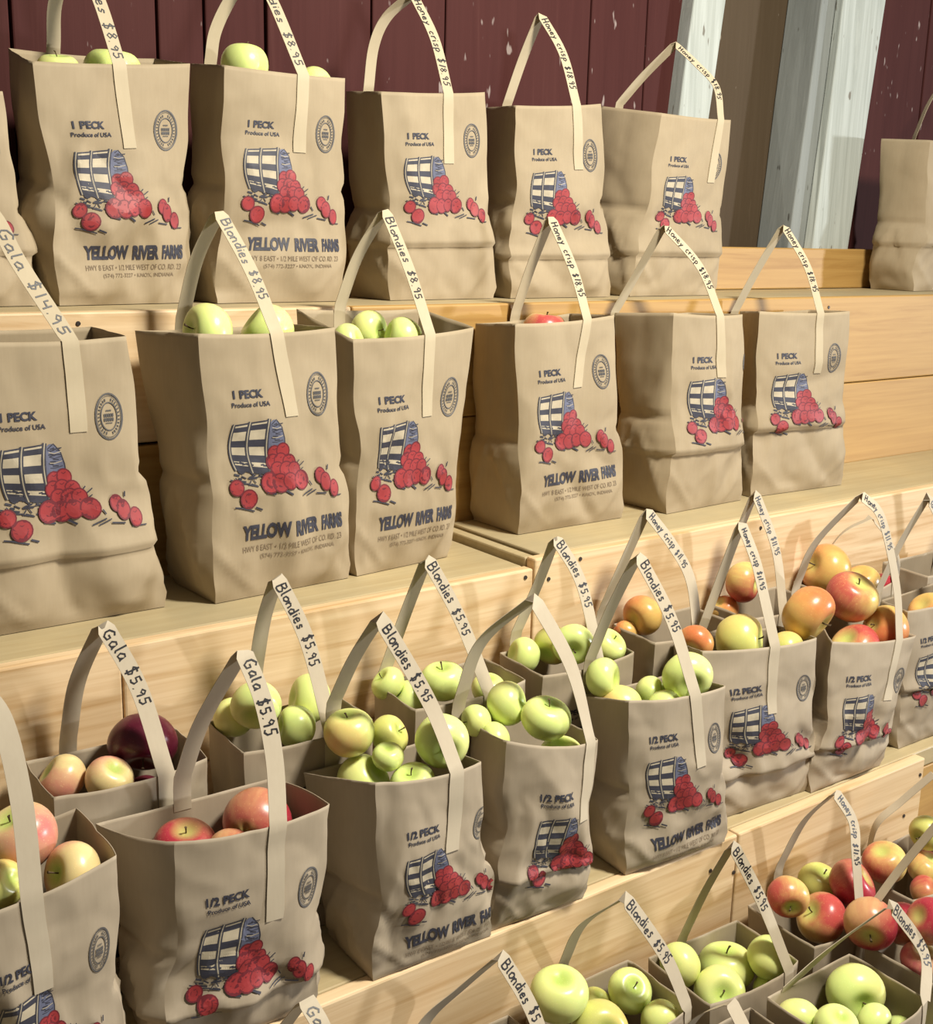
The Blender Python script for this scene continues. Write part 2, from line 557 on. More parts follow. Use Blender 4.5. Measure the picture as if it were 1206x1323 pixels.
def basket_art():
    A = Art()
    rnd = random.Random(7)

    def pos(a, b):                           # a along the basket, b from its upper to its lower outline
        xl = 132 - 26 * (1 - b * b)
        xr = 385 - 22 * (1 - b * b)
        top = 372 - 20 * a
        bot = 640 + 52 * a
        return xl + (xr - xl) * a, (top + bot) / 2 + b * (bot - top) / 2

    def grid(a0, a1, b0, b1, ink, lay, na=16, nb=4):
        V = [pos(a0 + (a1 - a0) * i / na, b0 + (b1 - b0) * j / nb) for j in range(nb + 1) for i in range(na + 1)]
        F = [(j * (na + 1) + i, j * (na + 1) + i + 1, (j + 1) * (na + 1) + i + 1, (j + 1) * (na + 1) + i) for j in range(nb) for i in range(na)]
        A.add(V, F, ink, lay)
    grid(0, 1, -1, 1, CREAM, 0, 18, 16)
    for b0, b1 in ((-0.88, -0.68), (-0.30, -0.02), (0.32, 0.60), (0.78, 1.0)):
        grid(0.04, 0.42, b0, b1, NAVY, 1)
        grid(0.50, 0.95, b0 - 0.02, b1 - 0.02, NAVY, 1)
    for a, w in ((0.0, 20), (0.46, 24), (1.0, 24)):
        pts = [pos(a, -1.05 + 2.1 * k / 12) for k in range(13)]
        A.line(pts, w * 1.15, NAVY, 2)
        A.line(pts, w * 0.62, GRY, 2.6)
        A.line(pts, w * 0.22, CREAM, 3.2)
    A.line([pos(a / 8, -1.0) for a in range(9)], 9, NAVY, 2)
    A.line([pos(a / 8, 1.0) for a in range(9)], 10, NAVY, 2)
    A.disc(436, 510, 66, 160, BLUE, 1, 22, 4, -0.10)
    for k in range(16):
        x, y = rnd.uniform(395, 455), rnd.uniform(375, 500)
        A.line([(x, y), (x + rnd.uniform(14, 40), y + rnd.uniform(-8, 8))], rnd.uniform(5, 9), NAVY, 1.6)
    for k in range(12):
        x, y = rnd.uniform(130, 340), rnd.uniform(590, 650)
        A.line([(x, y), (x + rnd.uniform(20, 46), y + rnd.uniform(-6, 12))], rnd.uniform(7, 12), NAVY, 1.8)
    A.line([(400, 380), (440, 352), (480, 400), (498, 470), (500, 540)], 7, NAVY, 2)
    for k in range(5):
        y = 400 + 28 * k
        A.line([(405, y + rnd.uniform(-6, 6)), (440, y + 8), (486, y - 2)], 4, NAVY if k % 2 else CREAM, 2)
    for k in range(22):                      # scribbled shade under the basket
        x, y = rnd.uniform(110, 330), rnd.uniform(640, 745)
        y = max(y, 632 + (x - 110) * .27)
        A.line([(x, y), (x + rnd.uniform(25, 70), y + rnd.uniform(-14, 20))], rnd.uniform(6, 13), NAVY, 2)
    A.line([(210, 745), (240, 700), (262, 735)], 7, NAVY, 3)

    lay = [4.0]

    def apple(x, y, r, ry=None):
        ry = ry or r
        lay[0] += 0.35
        A.disc(x, y, r * 1.08 + 5, ry * 1.08 + 5, DRED, lay[0], 16, 2)
        A.disc(x, y, r, ry, RED, lay[0] + 0.2, 16, 2)
        A.line([(x - r * .3, y - ry * .62), (x, y - ry * .45), (x + r * .35, y - ry * .66)], 6, DRED, lay[0] + 0.3)
    for x, y, r in ((420, 560, 42), (482, 548, 42), (405, 615, 44), (462, 612, 44), (522, 622, 42), (432, 668, 46), (498, 672, 48), (555, 672, 42),
                    (365, 742, 58), (440, 748, 52), (512, 742, 46), (604, 745, 54)):
        apple(x, y, r, r * 1.04)
    for x, y, r in ((122, 752, 44), (200, 828, 54)): apple(x, y, r)
    for x, y, r, q in ((768, 735, 36, 46), (804, 778, 36, 54), (870, 830, 34, 50)): apple(x, y, r, q)
    for pts, w in (([(330, 800), (400, 815)], 12), ([(470, 800), (520, 830)], 13), ([(600, 845), (690, 815)], 8), ([(640, 850), (720, 822)], 7), ([(690, 790), (672, 760)], 8),
                   ([(575, 640), (600, 615)], 7), ([(600, 655), (640, 630)], 7), ([(590, 690), (632, 668)], 6), ([(720, 845), (800, 856)], 9), ([(840, 880), (930, 882)], 7), ([(830, 705), (838, 672)], 9),
                   ([(100, 872), (140, 878), (240, 908)], 9), ([(250, 885), (298, 905)], 11), ([(84, 700), (120, 712)], 8), ([(120, 690), (134, 708)], 8)):
        A.line(pts, w, NAVY, 6)
    return A


def seal_art(cx, cy, rx, ry):
    A = Art()
    A.ring(cx, cy, rx * .95, ry * .95, 10, GRY, 1)
    A.ring(cx, cy, rx * .86, ry * .86, 3, GRY, 1)
    A.ring(cx, cy, rx * .58, ry * .58, 7, GRY, 1)
    for k in range(30):                      # tiny ring lettering, illegible in the photograph
        if k in (7, 8, 22, 23): continue
        a = 2 * math.pi * k / 30
        c, s_ = math.cos(a), math.sin(a)
        A.line([(cx + rx * .66 * c, cy + ry * .66 * s_), (cx + rx * .78 * c, cy + ry * .78 * s_)], 7, GRY, 1)
    for dy, w, h in ((-.30, .34, 9), (-.06, .62, 20), (.16, .62, 20), (.34, .4, 7)):
        n = 5
        for k in range(n):
            x0 = cx - rx * .58 * w + k * 2 * rx * .58 * w / n
            A.line([(x0, cy + ry * .58 * dy * 1.4), (x0 + 1.5 * rx * .58 * w / n, cy + ry * .58 * dy * 1.4)], h, GRY, 1)
    return A


def words_art(kind, farm):
    A = Art()
    if farm: pass
    elif kind == 'p':
        A.add(*text_mesh('1 PECK', 145, 362, 160, 212, 0.042), NAVY, 1)
        A.add(*text_mesh('Produce of USA', 128, 405, 234, 264, 0.02), NAVY, 1)
    else:
        A.add(*text_mesh('1/2 PECK', 135, 420, 158, 214, 0.04), NAVY, 1)
        A.add(*text_mesh('Produce of USA', 140, 425, 232, 262, 0.025), NAVY, 1)
    if farm:
        A.add(*text_mesh('YELLOW', 160, 490, 992, 1092, 0.052), NAVY, 1)
        A.add(*text_mesh('RIVER', 522, 722, 996, 1096, 0.052), NAVY, 1)
        A.add(*text_mesh('FARMS', 750, 920, 996, 1096, 0.052), NAVY, 1)
        A.add(*text_mesh('HWY 8 EAST \u2022 1/2 MILE WEST OF CO. RD. 23', 165, 905, 1128, 1166, 0.0), BRN, 1)
        A.add(*text_mesh('(574) 772-3227 \u2022 KNOX, INDIANA', 290, 850, 1188, 1224, 0.0), BRN, 1)
    return A


BASKET = basket_art()
SEAL = {'p': seal_art(806, 222, 92, 140), 'h': seal_art(845, 270, 84, 128)}
WORDS = {(k, f): words_art(k, f) for k in 'ph' for f in (0, 1)}

# ------------------------------------------------------------------ hand lettering for the price written along each handle
GL = {
    'B': [[(0, 0), (0, 1), (.4, .95), (.45, .75), (.3, .55), (0, .52)], [(.3, .55), (.55, .4), (.5, .1), (.3, 0), (0, 0)]],
    'l': [[(.1, 1), (.08, .1), (.2, 0)]],
    'o': [[(.25, .55), (.02, .4), (.05, .08), (.28, 0), (.45, .2), (.42, .45), (.25, .55)]],
    'n': [[(.0, .55), (.03, 0)], [(.03, .35), (.2, .55), (.38, .45), (.4, 0)]],
    'd': [[(.42, .45), (.2, .55), (.02, .3), (.1, .02), (.3, .05), (.42, .3)], [(.44, 1), (.44, 0)]],
    'i': [[(.08, .5), (.1, 0)], [(.1, .72), (.1, .78)]],
    'e': [[(.04, .28), (.38, .32), (.35, .52), (.18, .56), (.02, .35), (.06, .06), (.25, 0), (.42, .1)]],
    's': [[(.38, .5), (.15, .56), (.08, .4), (.34, .2), (.28, .02), (.02, .04)]],
    'G': [[(.55, .85), (.35, 1), (.05, .7), (.02, .3), (.2, 0), (.5, .08), (.52, .42), (.28, .42)]],
    'a': [[(.4, .48), (.2, .56), (.02, .3), (.1, .02), (.3, .06), (.4, .4), (.42, .02), (.5, 0)]],
    'H': [[(.02, 1), (.0, 0)], [(.46, 1), (.46, 0)], [(0, .5), (.46, .52)]],
    'y': [[(.02, .55), (.2, .12)], [(.42, .55), (.2, .1), (.02, -.35)]],
    'c': [[(.38, .48), (.18, .56), (.02, .3), (.12, .02), (.38, .06)]],
    'r': [[(.02, .55), (.04, 0)], [(.04, .35), (.18, .54), (.34, .5)]],
    'p': [[(.04, .55), (.02, -.38)], [(.04, .45), (.26, .56), (.42, .34), (.28, .04), (.05, .06)]],
    't': [[(.15, .9), (.14, .05), (.3, .02)], [(0, .6), (.32, .62)]],
    '$': [[(.45, .82), (.2, .92), (.05, .7), (.42, .38), (.35, .1), (.02, .12)], [(.24, 1.1), (.2, -.1)]],
    '1': [[(.12, .95), (.1, 0)]],
    '5': [[(.42, .95), (.08, .92), (.06, .55), (.35, .52), (.4, .2), (.2, 0), (.02, .08)]],
    '8': [[(.25, .5), (.06, .72), (.22, .96), (.4, .75), (.05, .25), (.22, 0), (.44, .22), (.25, .5)]],
    '9': [[(.4, .72), (.2, .95), (.04, .72), (.2, .5), (.4, .7), (.36, 0)]],
    '4': [[(.05, .95), (.04, .5), (.42, .48)], [(.38, .95), (.38, 0)]],
    '.': [[(.06, .04), (.1, .0)]],
}
ADV = {'l': .34, 'i': .30, '1': .36, '.': .28, ' ': .55, 't': .44, 'r': .46, 'H': .68, 'B': .68, 'G': .7, '$': .66}


# ------------------------------------------------------------------ paper bags
def smooth01(x):
    x = max(0.0, min(1.0, x))
    return x * x * (3 - 2 * x)


def catmull(P, per=9):
    P = [np.array(p, float) for p in P]
    if len(P) < 3:
        return [P[0] + (P[-1] - P[0]) * k / per for k in range(per + 1)]
    Q = [2 * P[0] - P[1]] + P + [2 * P[-1] - P[-2]]
    out = []
    for i in range(1, len(Q) - 2):
        for k in range(per):
            t = k / per
            a, b, c, d = Q[i - 1], Q[i], Q[i + 1], Q[i + 2]
            out.append(0.5 * ((2 * b) + (c - a) * t + (2 * a - 5 * b + 4 * c - d) * t * t + (3 * b - a - 3 * c + d) * t ** 3))
    out.append(P[-1])
    return out


NF, NG, NB, NT_ = 40, 14, 18, 54
BAGS = {}


def make_bag(key, kind, z, x, y, yaw, label, group, tl=None, tr=None, br=None, bl=None, W=None, D=None, Dt=None, H=None, back=None,
             zb=0.0, pr=(0.25, 0.68), farm=1, fold=0.0, full=1.0, rim_open=0.008, pinch=0.006, handle=None, end=None, text='', tstart=0.010, tlen=None, uoff=0.0, usc=1.0,
             printed=True, seed=0, hw=0.0205, gb=0.008, lean=0.0, hvis=None, twist=0.0):
    rnd = random.Random(seed * 13 + 5)
    W = W or (0.215 if kind == 'p' else 0.172)
    D = D or (0.118 if kind == 'p' else 0.098)
    Dt = Dt or (0.118 if kind == 'p' else 0.112)
    H = H or (0.335 if kind == 'p' else 0.250)
    ex = np.array([math.cos(yaw), math.sin(yaw), 0.0])
    nin = np.array([-math.sin(yaw), math.cos(yaw), 0.0])
    z = z + 0.001
    P0 = np.array([x, y, z])

    def loc(px, d):                          # picture point -> (along the front, height) on the bag's own plane at depth d
        q = on_plane(px, P0 + nin * d, nin) - P0
        return float(np.dot(q, ex)), float(q[2])
    s0, s1 = 0.0, W
    if bl: s0 = loc(bl, 0)[0]
    if br: s1 = loc(br, 0)[0]
    if bl is None and br: s0 = s1 - W
    if br is None and bl: s1 = s0 + W
    t0s, t0z = (loc(tl, -lean) if tl else (s0 - 0.002, H))
    t1s, t1z = (loc(tr, -lean) if tr else (s1 + 0.002, H))
    if tl is None and tr: t0z = t1z
    if tr is None and tl: t1z = t0z
    if back: b0s, b0z = loc(back, Dt)
    else: b0s, b0z = t0s, t0z + 0.004
    b1s = t1s + (0.0 if not back else max(-0.02, min(0.02, (b0s - t0s) * 0.5)))
    b1z = t1z + (b0z - t0z) * 0.6
    base = [np.array(c) for c in ((s0, 0, 0), (s1, 0, 0), (s1, D, 0), (s0, D, 0))]
    rim = [np.array(c) for c in ((t0s, -lean, t0z), (t1s, -lean, t1z), (b1s, Dt, b1z), (b0s, Dt, b0z))]
    folds = []
    for _ in range(7):                       # random soft creases on the front: line through (cu, ct) at angle
        a = rnd.uniform(0, math.pi)
        folds.append((rnd.uniform(0, 1), rnd.uniform(0.05, 0.75), math.cos(a), math.sin(a), rnd.uniform(-1, 1) * 0.0078 * full, rnd.uniform(0.10, 0.26)))
    so = seed * 7.31

    gt = rnd.uniform(0.42, 0.52)

    def w_crease(w): return 1 - abs(2 * min(1, max(0, w)) - 1)

    def wrinkle(u, t, side):
        h = 0.0
        for cu, ct, ca, sa, am, w in folds:
            du, dt = u - cu, (t - ct) * 1.4
            dline = abs(-du * sa + dt * ca)
            along = abs(du * ca + dt * sa)
            h += am * max(0.0, 1 - dline / w) * math.exp(-(along / 0.38) ** 2)
        n1 = mnoise.noise(Vector((u * 2.2 + so + side * 9, t * 2.8, so)))
        n2 = mnoise.noise(Vector((u * 5.5 + so + side * 5, t * 7.0, so + 4)))
        low = 0.35 + 0.65 * smooth01((0.85 - t) / 0.6)
        h += low * (0.0075 * (abs(n1) * 2 - 0.5) + 0.0026 * (1 - 2 * abs(n2)))
        if side == 0 or side == 2:           # diagonal folds of the block bottom
            for uu in (u, 1 - u):
                dd = abs(uu * 0.8 + t * 1.1 - 0.24)
                h += 0.0028 * max(0, 1 - dd / 0.05) * smooth01((0.28 - t) / 0.1)
        if side in (1, 3):                   # block-bottom folds of the side: one level crease, two slanting ones
            cw = w_crease(u / 0.6)
            h += -0.007 * max(0, 1 - abs(t - gt) / 0.035) + 0.005 * max(0, 1 - abs(t - gt + 0.10) / 0.12)
            h += 0.006 * max(0, 1 - abs(t - (0.05 + 0.42 * cw)) / 0.07) * smooth01((0.5 - t) / 0.1)
        if fold:
            if t >= fold: h += 0.0062 * math.exp(-((t - fold) / 0.07) ** 2)
            else: h -= 0.0022 * math.exp(-((t - fold) / 0.10) ** 2)
        return h * smooth01(t / 0.06)

    cols = []                                # per column: (side, parameter)
    for k in range(NF): cols.append((0, k / NF))
    for k in range(NG): cols.append((1, k / NG))
    for k in range(NB): cols.append((2, k / NB))
    for k in range(NG): cols.append((3, k / NG))
    nc = len(cols)
    bul = (0.010 if kind == 'p' else 0.012) * full

    def surf(side, w, t):                    # local (s, d, z)
        c = [b + (r - b) * t for b, r in zip(base, rim)]
        env = math.sin(math.pi * min(1.0, t * 1.05)) if t < .95 else 0.0
        for k in range(4):                   # the upright folds wander a little
            sg = 1 if k in (1, 2) else -1
            wv = mnoise.noise(Vector((k * 3.7 + so, t * 4.2, so + 2))) * 0.0085 * full * env
            waist = -0.0045 * math.exp(-((t - 0.5) / 0.16) ** 2) + 0.004 * math.exp(-((t - 0.18) / 0.14) ** 2)
            c[k] = c[k] + np.array([sg * (wv + waist * full), (wv * 0.5 if k < 2 else 0), 0])
        a, b = c[side], c[(side + 1) % 4]
        p = a + (b - a) * w
        q = 4 * w * (1 - w)
        pr_ = math.sin(math.pi * min(1, t ** 0.75)) ** 0.8 if 0 < t < 1 else 0.0
        if side in (0, 2):
            out = bul * (q ** 0.7) * pr_ + rim_open * q * t ** 4 + wrinkle(w, t, side)
            p = p + np.array([0, -out if side == 0 else out * 0.35, 0])
            p[2] += -0.003 * q * t ** 6
        else:
            tri = 1 - abs(2 * w - 1)
            out = gb * (q ** 0.7) * pr_ + rim_open * 0.8 * q * t ** 4 - pinch * tri * smooth01((t - 0.3) / 0.5) + wrinkle(w * 0.6, t, side) * 0.8
            p = p + np.array([out if side == 1 else -out, 0, 0])
        # soften the upright corners a little where the bag is full
        return p

    nmul = (1.0, 1.0, 0.35, 1.0)
    grid = np.zeros((NT_ + 1, nc, 3))
    for j in range(NT_ + 1):
        t = j / NT_
        for i, (sd, w) in enumerate(cols): grid[j, i] = surf(sd, w, t)
    root_loc = P0 + ex * (s0 + s1) / 2 + nin * D / 2 + np.array([0, 0, zb])
    R3 = np.stack([ex, nin, np.array([0, 0, 1.0])])
    org = P0 - root_loc + np.array([0, 0, zb])

    def W3(p): return np.asarray(p) @ R3 + org  # local -> thing space

    root = empty('paper_bag', tuple(root_loc))
    tag(root, label, 'paper bag', group)
    GV = W3(grid.reshape(-1, 3))
    faces = []
    for j in range(NT_):
        for i in range(nc):
            i2 = (i + 1) % nc
            faces.append((j * nc + i, j * nc + i2, (j + 1) * nc + i2, (j + 1) * nc + i))
    faces.append(tuple(reversed(range(nc))))
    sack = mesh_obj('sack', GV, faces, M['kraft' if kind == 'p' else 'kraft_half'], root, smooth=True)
    corner = {0, NF, NF + NG, NF + NG + NB}
    ed = np.zeros(len(sack.data.edges) * 2, dtype=np.int32)
    sack.data.edges.foreach_get('vertices', ed)
    ed = ed.reshape(-1, 2)
    shp = [bool((a < nc and b < nc) or (a % nc == b % nc and a % nc in corner)) for a, b in ed]
    at_ = sack.data.attributes.new('sharp_edge', 'BOOLEAN', 'EDGE')
    at_.data.foreach_set('value', shp)
    so_ = sack.modifiers.new('paper', 'SOLIDIFY')
    so_.thickness = 0.0007
    so_.offset = -1
    # front grid including the right corner column
    FG = W3(np.concatenate([grid[:, :NF + 1]], axis=1).reshape(-1, 3)).reshape(NT_ + 1, NF + 1, 3)
    du = np.gradient(FG, axis=1)
    dt_ = np.gradient(FG, axis=0)
    FN = np.cross(du, dt_)
    FN /= np.linalg.norm(FN, axis=2, keepdims=True)

    def face_pt(u, t, off):
        fx, fy = np.clip(u, 0, 0.9999) * NF, np.clip(t, 0, 0.9999) * NT_
        i, j = np.floor(fx).astype(int), np.floor(fy).astype(int)
        a, b = (fx - i)[..., None], (fy - j)[..., None]
        def bi(G): return (G[j, i] * (1 - a) + G[j, i + 1] * a) * (1 - b) + (G[j + 1, i] * (1 - a) + G[j + 1, i + 1] * a) * b
        n = bi(FN)
        n = n / np.linalg.norm(n, axis=-1, keepdims=True)
        return bi(FG) + n * np.asarray(off)[..., None]

    def put(name, art):
        V = np.array(art.V)
        u = ((V[:, 0] + 46) / 1038) * usc + uoff
        v = pr[0] + (V[:, 1] - 185) / 700 * (pr[1] - pr[0])
        ok = (u > 0.004) & (u < 0.996) & (v < 0.99)
        P = face_pt(u, 1 - v, 0.0007 + np.array(art.L) * 0.00014)
        fs, mi = [], []
        for f, ink in zip(art.F, art.I):
            if all(ok[q] for q in f):
                fs.append(f)
                mi.append(ink)
        if not fs: return
        used = sorted({q for f in fs for q in f})
        rm = {q: k for k, q in enumerate(used)}
        inks = sorted(set(mi))
        # keep faces turned outward
        mesh_obj(name, P[used], [tuple(rm[q] for q in f) for f in fs], [M[INKS[k]] for k in inks], sack, [inks.index(k) for k in mi])
    if printed:
        put('printed_basket', BASKET)
        put('printed_caption', WORDS[(kind, 0)])
        if farm: put('printed_farm_name', WORDS[(kind, 1)])
        put('printed_seal', SEAL[kind])

    # ---- handle: a strip glued on the front, over the top and down behind
    if handle:
        pts = [W3(np.array([*loc_sd])) for loc_sd in [(lambda q, d: (q[0], d, q[1]))(loc(px, fr * Dt), fr * Dt) for px, fr in handle]]
        q = loc(handle[0][0], 0)
        uh = (q[0] - t0s) / (t1s - t0s)
        uh = min(0.97, max(0.03, uh))
        if end:
            e = loc(end, -bul)
            te = e[1] / (t0z + (t1z - t0z) * uh)
            ue = (e[0] - (s0 + (t0s - s0) * te)) / ((s1 + (t1s - s1) * te) - (s0 + (t0s - s0) * te))
            te = min(0.92, max(0.3, te))
            ue = min(0.95, max(0.05, ue))
        else:
            te, ue = 0.66, uh
        Wt = abs(t1s - t0s)
        hu = hw / 2 / Wt
        n1 = 12
        L, R_, Nn = [], [], []
        for k in range(n1):
            a = k / (n1 - 1)
            uu, tt = ue + (uh - ue) * a, te + (0.999 - te) * a
            pl = face_pt(np.array([uu - hu, uu + hu]), np.array([tt, tt]), np.array([0.0016, 0.0016]))
            L.append(pl[0])
            R_.append(pl[1])
        top0 = (L[-1] + R_[-1]) / 2
        ap = max(range(1, len(pts) - 1), key=lambda k: pts[k][2]) if len(pts) > 2 else 0
        pts[0] = top0 + np.array([0, 0, 0.0])
        frontp = catmull(pts[:ap + 1], 10)[1:]
        backp = catmull(pts[ap:], 10)[1:]
        bx = ex * math.cos(twist) + nin * math.sin(twist)
        b0 = (R_[-1] - L[-1])
        b0 /= np.linalg.norm(b0)
        path = frontp + backp
        zend = backp[-1]
        tail = [zend + np.array([0, 0, -0.014 * k]) + nin * 0.003 for k in range(1, 4)]
        full_path = path + tail
        for k, p in enumerate(full_path):
            a = smooth01((k + 1) / max(1, len(frontp)) * 1.5)
            b = b0 * (1 - a) + bx * a
            pv = full_path[k - 1] if k else top0
            nx = full_path[k + 1] if k + 1 < len(full_path) else p
            T = nx - pv
            T /= max(1e-9, np.linalg.norm(T))
            b = b - T * np.dot(b, T)
            b /= np.linalg.norm(b)
            L.append(p - b * hw / 2)
            R_.append(p + b * hw / 2)
        Lc, Rc = np.array(L), np.array(R_)
        C = (Lc + Rc) / 2
        T = np.gradient(C, axis=0)
        Nn = np.cross(Rc - Lc, T)
        Nn /= np.maximum(1e-9, np.linalg.norm(Nn, axis=1, keepdims=True))
        th = 0.0008
        V = np.concatenate([Lc, Rc, Rc - Nn * th, Lc - Nn * th])
        n = len(C)
        F = []
        for k in range(n - 1):
            for a, b in ((0, 1), (1, 2), (2, 3), (3, 0)):
                F.append((a * n + k, b * n + k, b * n + k + 1, a * n + k + 1))
        F += [(0, 3 * n, 2 * n, n), (n - 1, 2 * n - 1, 3 * n - 1, 4 * n - 1)]
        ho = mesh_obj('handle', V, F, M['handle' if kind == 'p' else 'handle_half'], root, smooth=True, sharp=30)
        if text:
            # arc length from the top of the handle down its front
            ia = n1 + len(frontp) - 1
            seq = list(range(ia, -1, -1))
            S = [0.0]
            for a, b in zip(seq[:-1], seq[1:]): S.append(S[-1] + float(np.linalg.norm(C[a] - C[b])))
            S = np.array(S)
            total = sum(ADV.get(ch, .56) for ch in text)
            tl_ = tlen or 0.118
            hgt = tl_ / total                # em height
            hx = min(hgt * 1.05, hw * 0.68)
            wv, wf = [], []

            def at(s_, c):
                s_ = min(max(s_, 0), S[-1])
                k = int(np.searchsorted(S, s_, side='right') - 1)
                k = min(k, len(seq) - 2)
                f = (s_ - S[k]) / max(1e-9, S[k + 1] - S[k])
                i, j = seq[k], seq[k + 1]
                cl = Lc[i] * (1 - f) + Lc[j] * f
                cr = Rc[i] * (1 - f) + Rc[j] * f
                nn = Nn[i] * (1 - f) + Nn[j] * f
                return (cl + cr) / 2 + (cr - cl) / hw * c + nn * 0.0005
            cur = tstart
            lw = 0.0020
            for ch in text:
                lean_, drop, big = rnd.uniform(-.05, .28), rnd.uniform(-.0011, .0011), rnd.uniform(.85, 1.12)
                for stroke in GL.get(ch, []):
                    jit = rnd.uniform(-.0005, .0005)
                    P = []
                    for (a, b_) in stroke: P.append(np.array([cur + (a * 0.92 + b_ * lean_ * 0.5) * hgt, (b_ * big - 0.42) * hx + jit + drop]))
                    D2 = []
                    for a, b_ in zip(P[:-1], P[1:]):
                        m = max(1, int(np.linalg.norm(b_ - a) / 0.003))
                        D2 += [a + (b_ - a) * k / m for k in range(m)]
                    D2.append(P[-1])
                    base_i = len(wv)
                    for k, p in enumerate(D2):
                        tt = D2[min(k + 1, len(D2) - 1)] - D2[max(k - 1, 0)]
                        tt = tt / max(1e-9, np.linalg.norm(tt))
                        nn = np.array([-tt[1], tt[0]]) * lw / 2
                        wv += [at(*(p + nn)), at(*(p - nn))]
                    for k in range(len(D2) - 1): wf.append((base_i + 2 * k, base_i + 2 * k + 1, base_i + 2 * k + 3, base_i + 2 * k + 2))
                cur += ADV.get(ch, .56) * hgt
            mesh_obj('handwritten_price', wv, wf, M['marker'], ho)
    BAGS[key] = dict(P0=P0, ex=ex, nin=nin, D=Dt, s=(t0s, t1s), z=(t0z + t1z) / 2, zb=zb)
    return root


GA = 'peck bags on the top shelf'
GB = 'peck bags on the second shelf'
GC = 'half-peck bags in the front row of the third shelf'
GE = 'half-peck bags in the back row of the third shelf'
GD = 'half-peck bags on the bottom shelf'
# ---- top shelf
make_bag('a0', 'p', Z1, 0.20, 1.675, 0.03, 'brown peck bag cut off by the left edge, on the top shelf', GA, br=(46, 396), tr=(4, 118), pr=(.24, .66), farm=0, fold=.25, seed=1)
make_bag('a1', 'p', Z1, 0.542, 1.676, 0.10, 'brown one-peck bag, leftmost complete bag of the top shelf', GA, tl=(41, 79), tr=(245, 82), br=(239, 390), bl=(78, 398), back=(10, 62),
         pr=(.25, .68), handle=[((150, 82), 0), ((128, 0), .22), ((98, -62), .5), ((72, 0), .85), ((69, 58), 1)], end=(167, 192), text='Blondies $8.95', tstart=.01, tlen=.15, seed=2, gb=.012)
make_bag('a2', 'p', Z1, 0.782, 1.670, 0.028, 'brown peck bag on the top shelf, egg-shaped green apple poking above its rim', GA, tl=(290, 84), tr=(446, 101), br=(442, 396), bl=(282, 397), back=(246, 82),
         pr=(.229, .647), handle=[((388, 98), 0), ((352, 0), .25), ((325, -40), .5), ((297, 0), .75), ((278, 41), .9), ((272, 80), 1)], end=(389, 197), text='Blondies $8.95', tlen=.15, seed=3)
make_bag('a3', 'p', Z1, 1.084, 1.672, 0.031, 'brown peck bag on the top shelf, third complete bag, handle bending out of frame', GA, tl=(493, 118), tr=(627, 119), br=(637, 386), bl=(505, 393), back=(447, 118),
         pr=(.205, .62), farm=0, fold=.27, handle=[((575, 118), 0), ((562, 50), .2), ((534, -8), .5), ((500, 22), .75), ((483, 60), .9), ((476, 117), 1)], end=(580, 211), text='Honey crisp $18.95', tstart=.012, tlen=.15, seed=4)
make_bag('a4', 'p', Z1, 1.347, 1.672, -0.019, 'brown peck bag on the top shelf, fourth complete bag from left, full arched handle', GA, tl=(667, 136), tr=(776, 134), br=(788, 385), bl=(660, 388), back=(629, 139),
         pr=(.235, .66), farm=0, fold=.22, handle=[((742, 134), 0), ((728, 70), .22), ((699, 18), .5), ((676, 75), .8), ((655, 136), 1)], end=(749, 219), text='Honey crisp $18.95', tlen=.135, seed=5)
make_bag('a5', 'p', Z1, 1.640, 1.671, -0.026, 'brown peck bag on the top shelf beside the white board, handle sharply kinked', GA, tl=(856, 146), tr=(945, 155), br=(923, 385), bl=(814, 385), back=(777, 137),
         pr=(.24, .63), farm=0, fold=.24, handle=[((929, 154), 0), ((926, 112), .1), ((900, 82), .3), ((873, 57), .5), ((832, 98), .8), ((801, 134), 1)], end=(920, 236), text='Honey crisp $18.95', tlen=.13, seed=6, gb=.014)
make_bag('a6', 'p', Z1, 2.45, 1.685, 0.0, 'brown peck bag at the right edge of the top shelf, mostly its creased side showing', GA, tl=(1203, 181), bl=(1181, 376), back=(1139, 179),
         pr=(.3, .7), farm=0, fold=.3, gb=.02, full=1.6, handle=[((1270, 180), 0), ((1268, 130), .2), ((1250, 70), .5), ((1205, 125), .85), ((1182, 176), 1)], seed=7, twist=1.0)
# ---- second shelf
make_bag('b0', 'p', Z2 - .014, 0.357, 1.426, 0.008, 'brown peck bag with a deep front fold, leftmost on the second shelf, handle marked Gala', GB, tl=(-52, 441), tr=(163, 434), br=(212, 772), bl=(-33, 810),
         pr=(.25, .67), farm=0, fold=.255, handle=[((87, 436), 0), ((25, 340), .2), ((-5, 284), .35), ((-38, 245), .5), ((-70, 330), .8), ((-84, 400), 1)], end=(104, 558), text='Gala $14.95', tstart=.055, tlen=.14, seed=8)
make_bag('b1', 'p', Z2 - .014, 0.636, 1.404, 0.052, 'brown peck bag of green apples, second from left on the second shelf', GB, tl=(256, 431), tr=(432, 423), br=(450, 743), bl=(279, 772), back=(175, 427),
         pr=(.22, .647), handle=[((353, 427), 0), ((325, 350), .2), ((283, 273), .5), ((254, 335), .8), ((236, 410), 1)], end=(376, 537), text='Blondies $8.95', tstart=.012, tlen=.115, seed=9, gb=.012)
make_bag('b2', 'p', Z2 - .014, 0.859, 1.415, 0.100, 'wide-open brown peck bag of green apples before the shelf joint, second shelf', GB, tl=(456, 438), tr=(612, 423), br=(578, 703), bl=(462, 728), back=(383, 399),
         pr=(.26, .69), handle=[((551, 434), 0), ((530, 350), .2), ((498, 271), .5), ((463, 330), .8), ((440, 393), 1)], end=(552, 538), text='Blondies $8.95', tstart=.012, tlen=.125, seed=10)
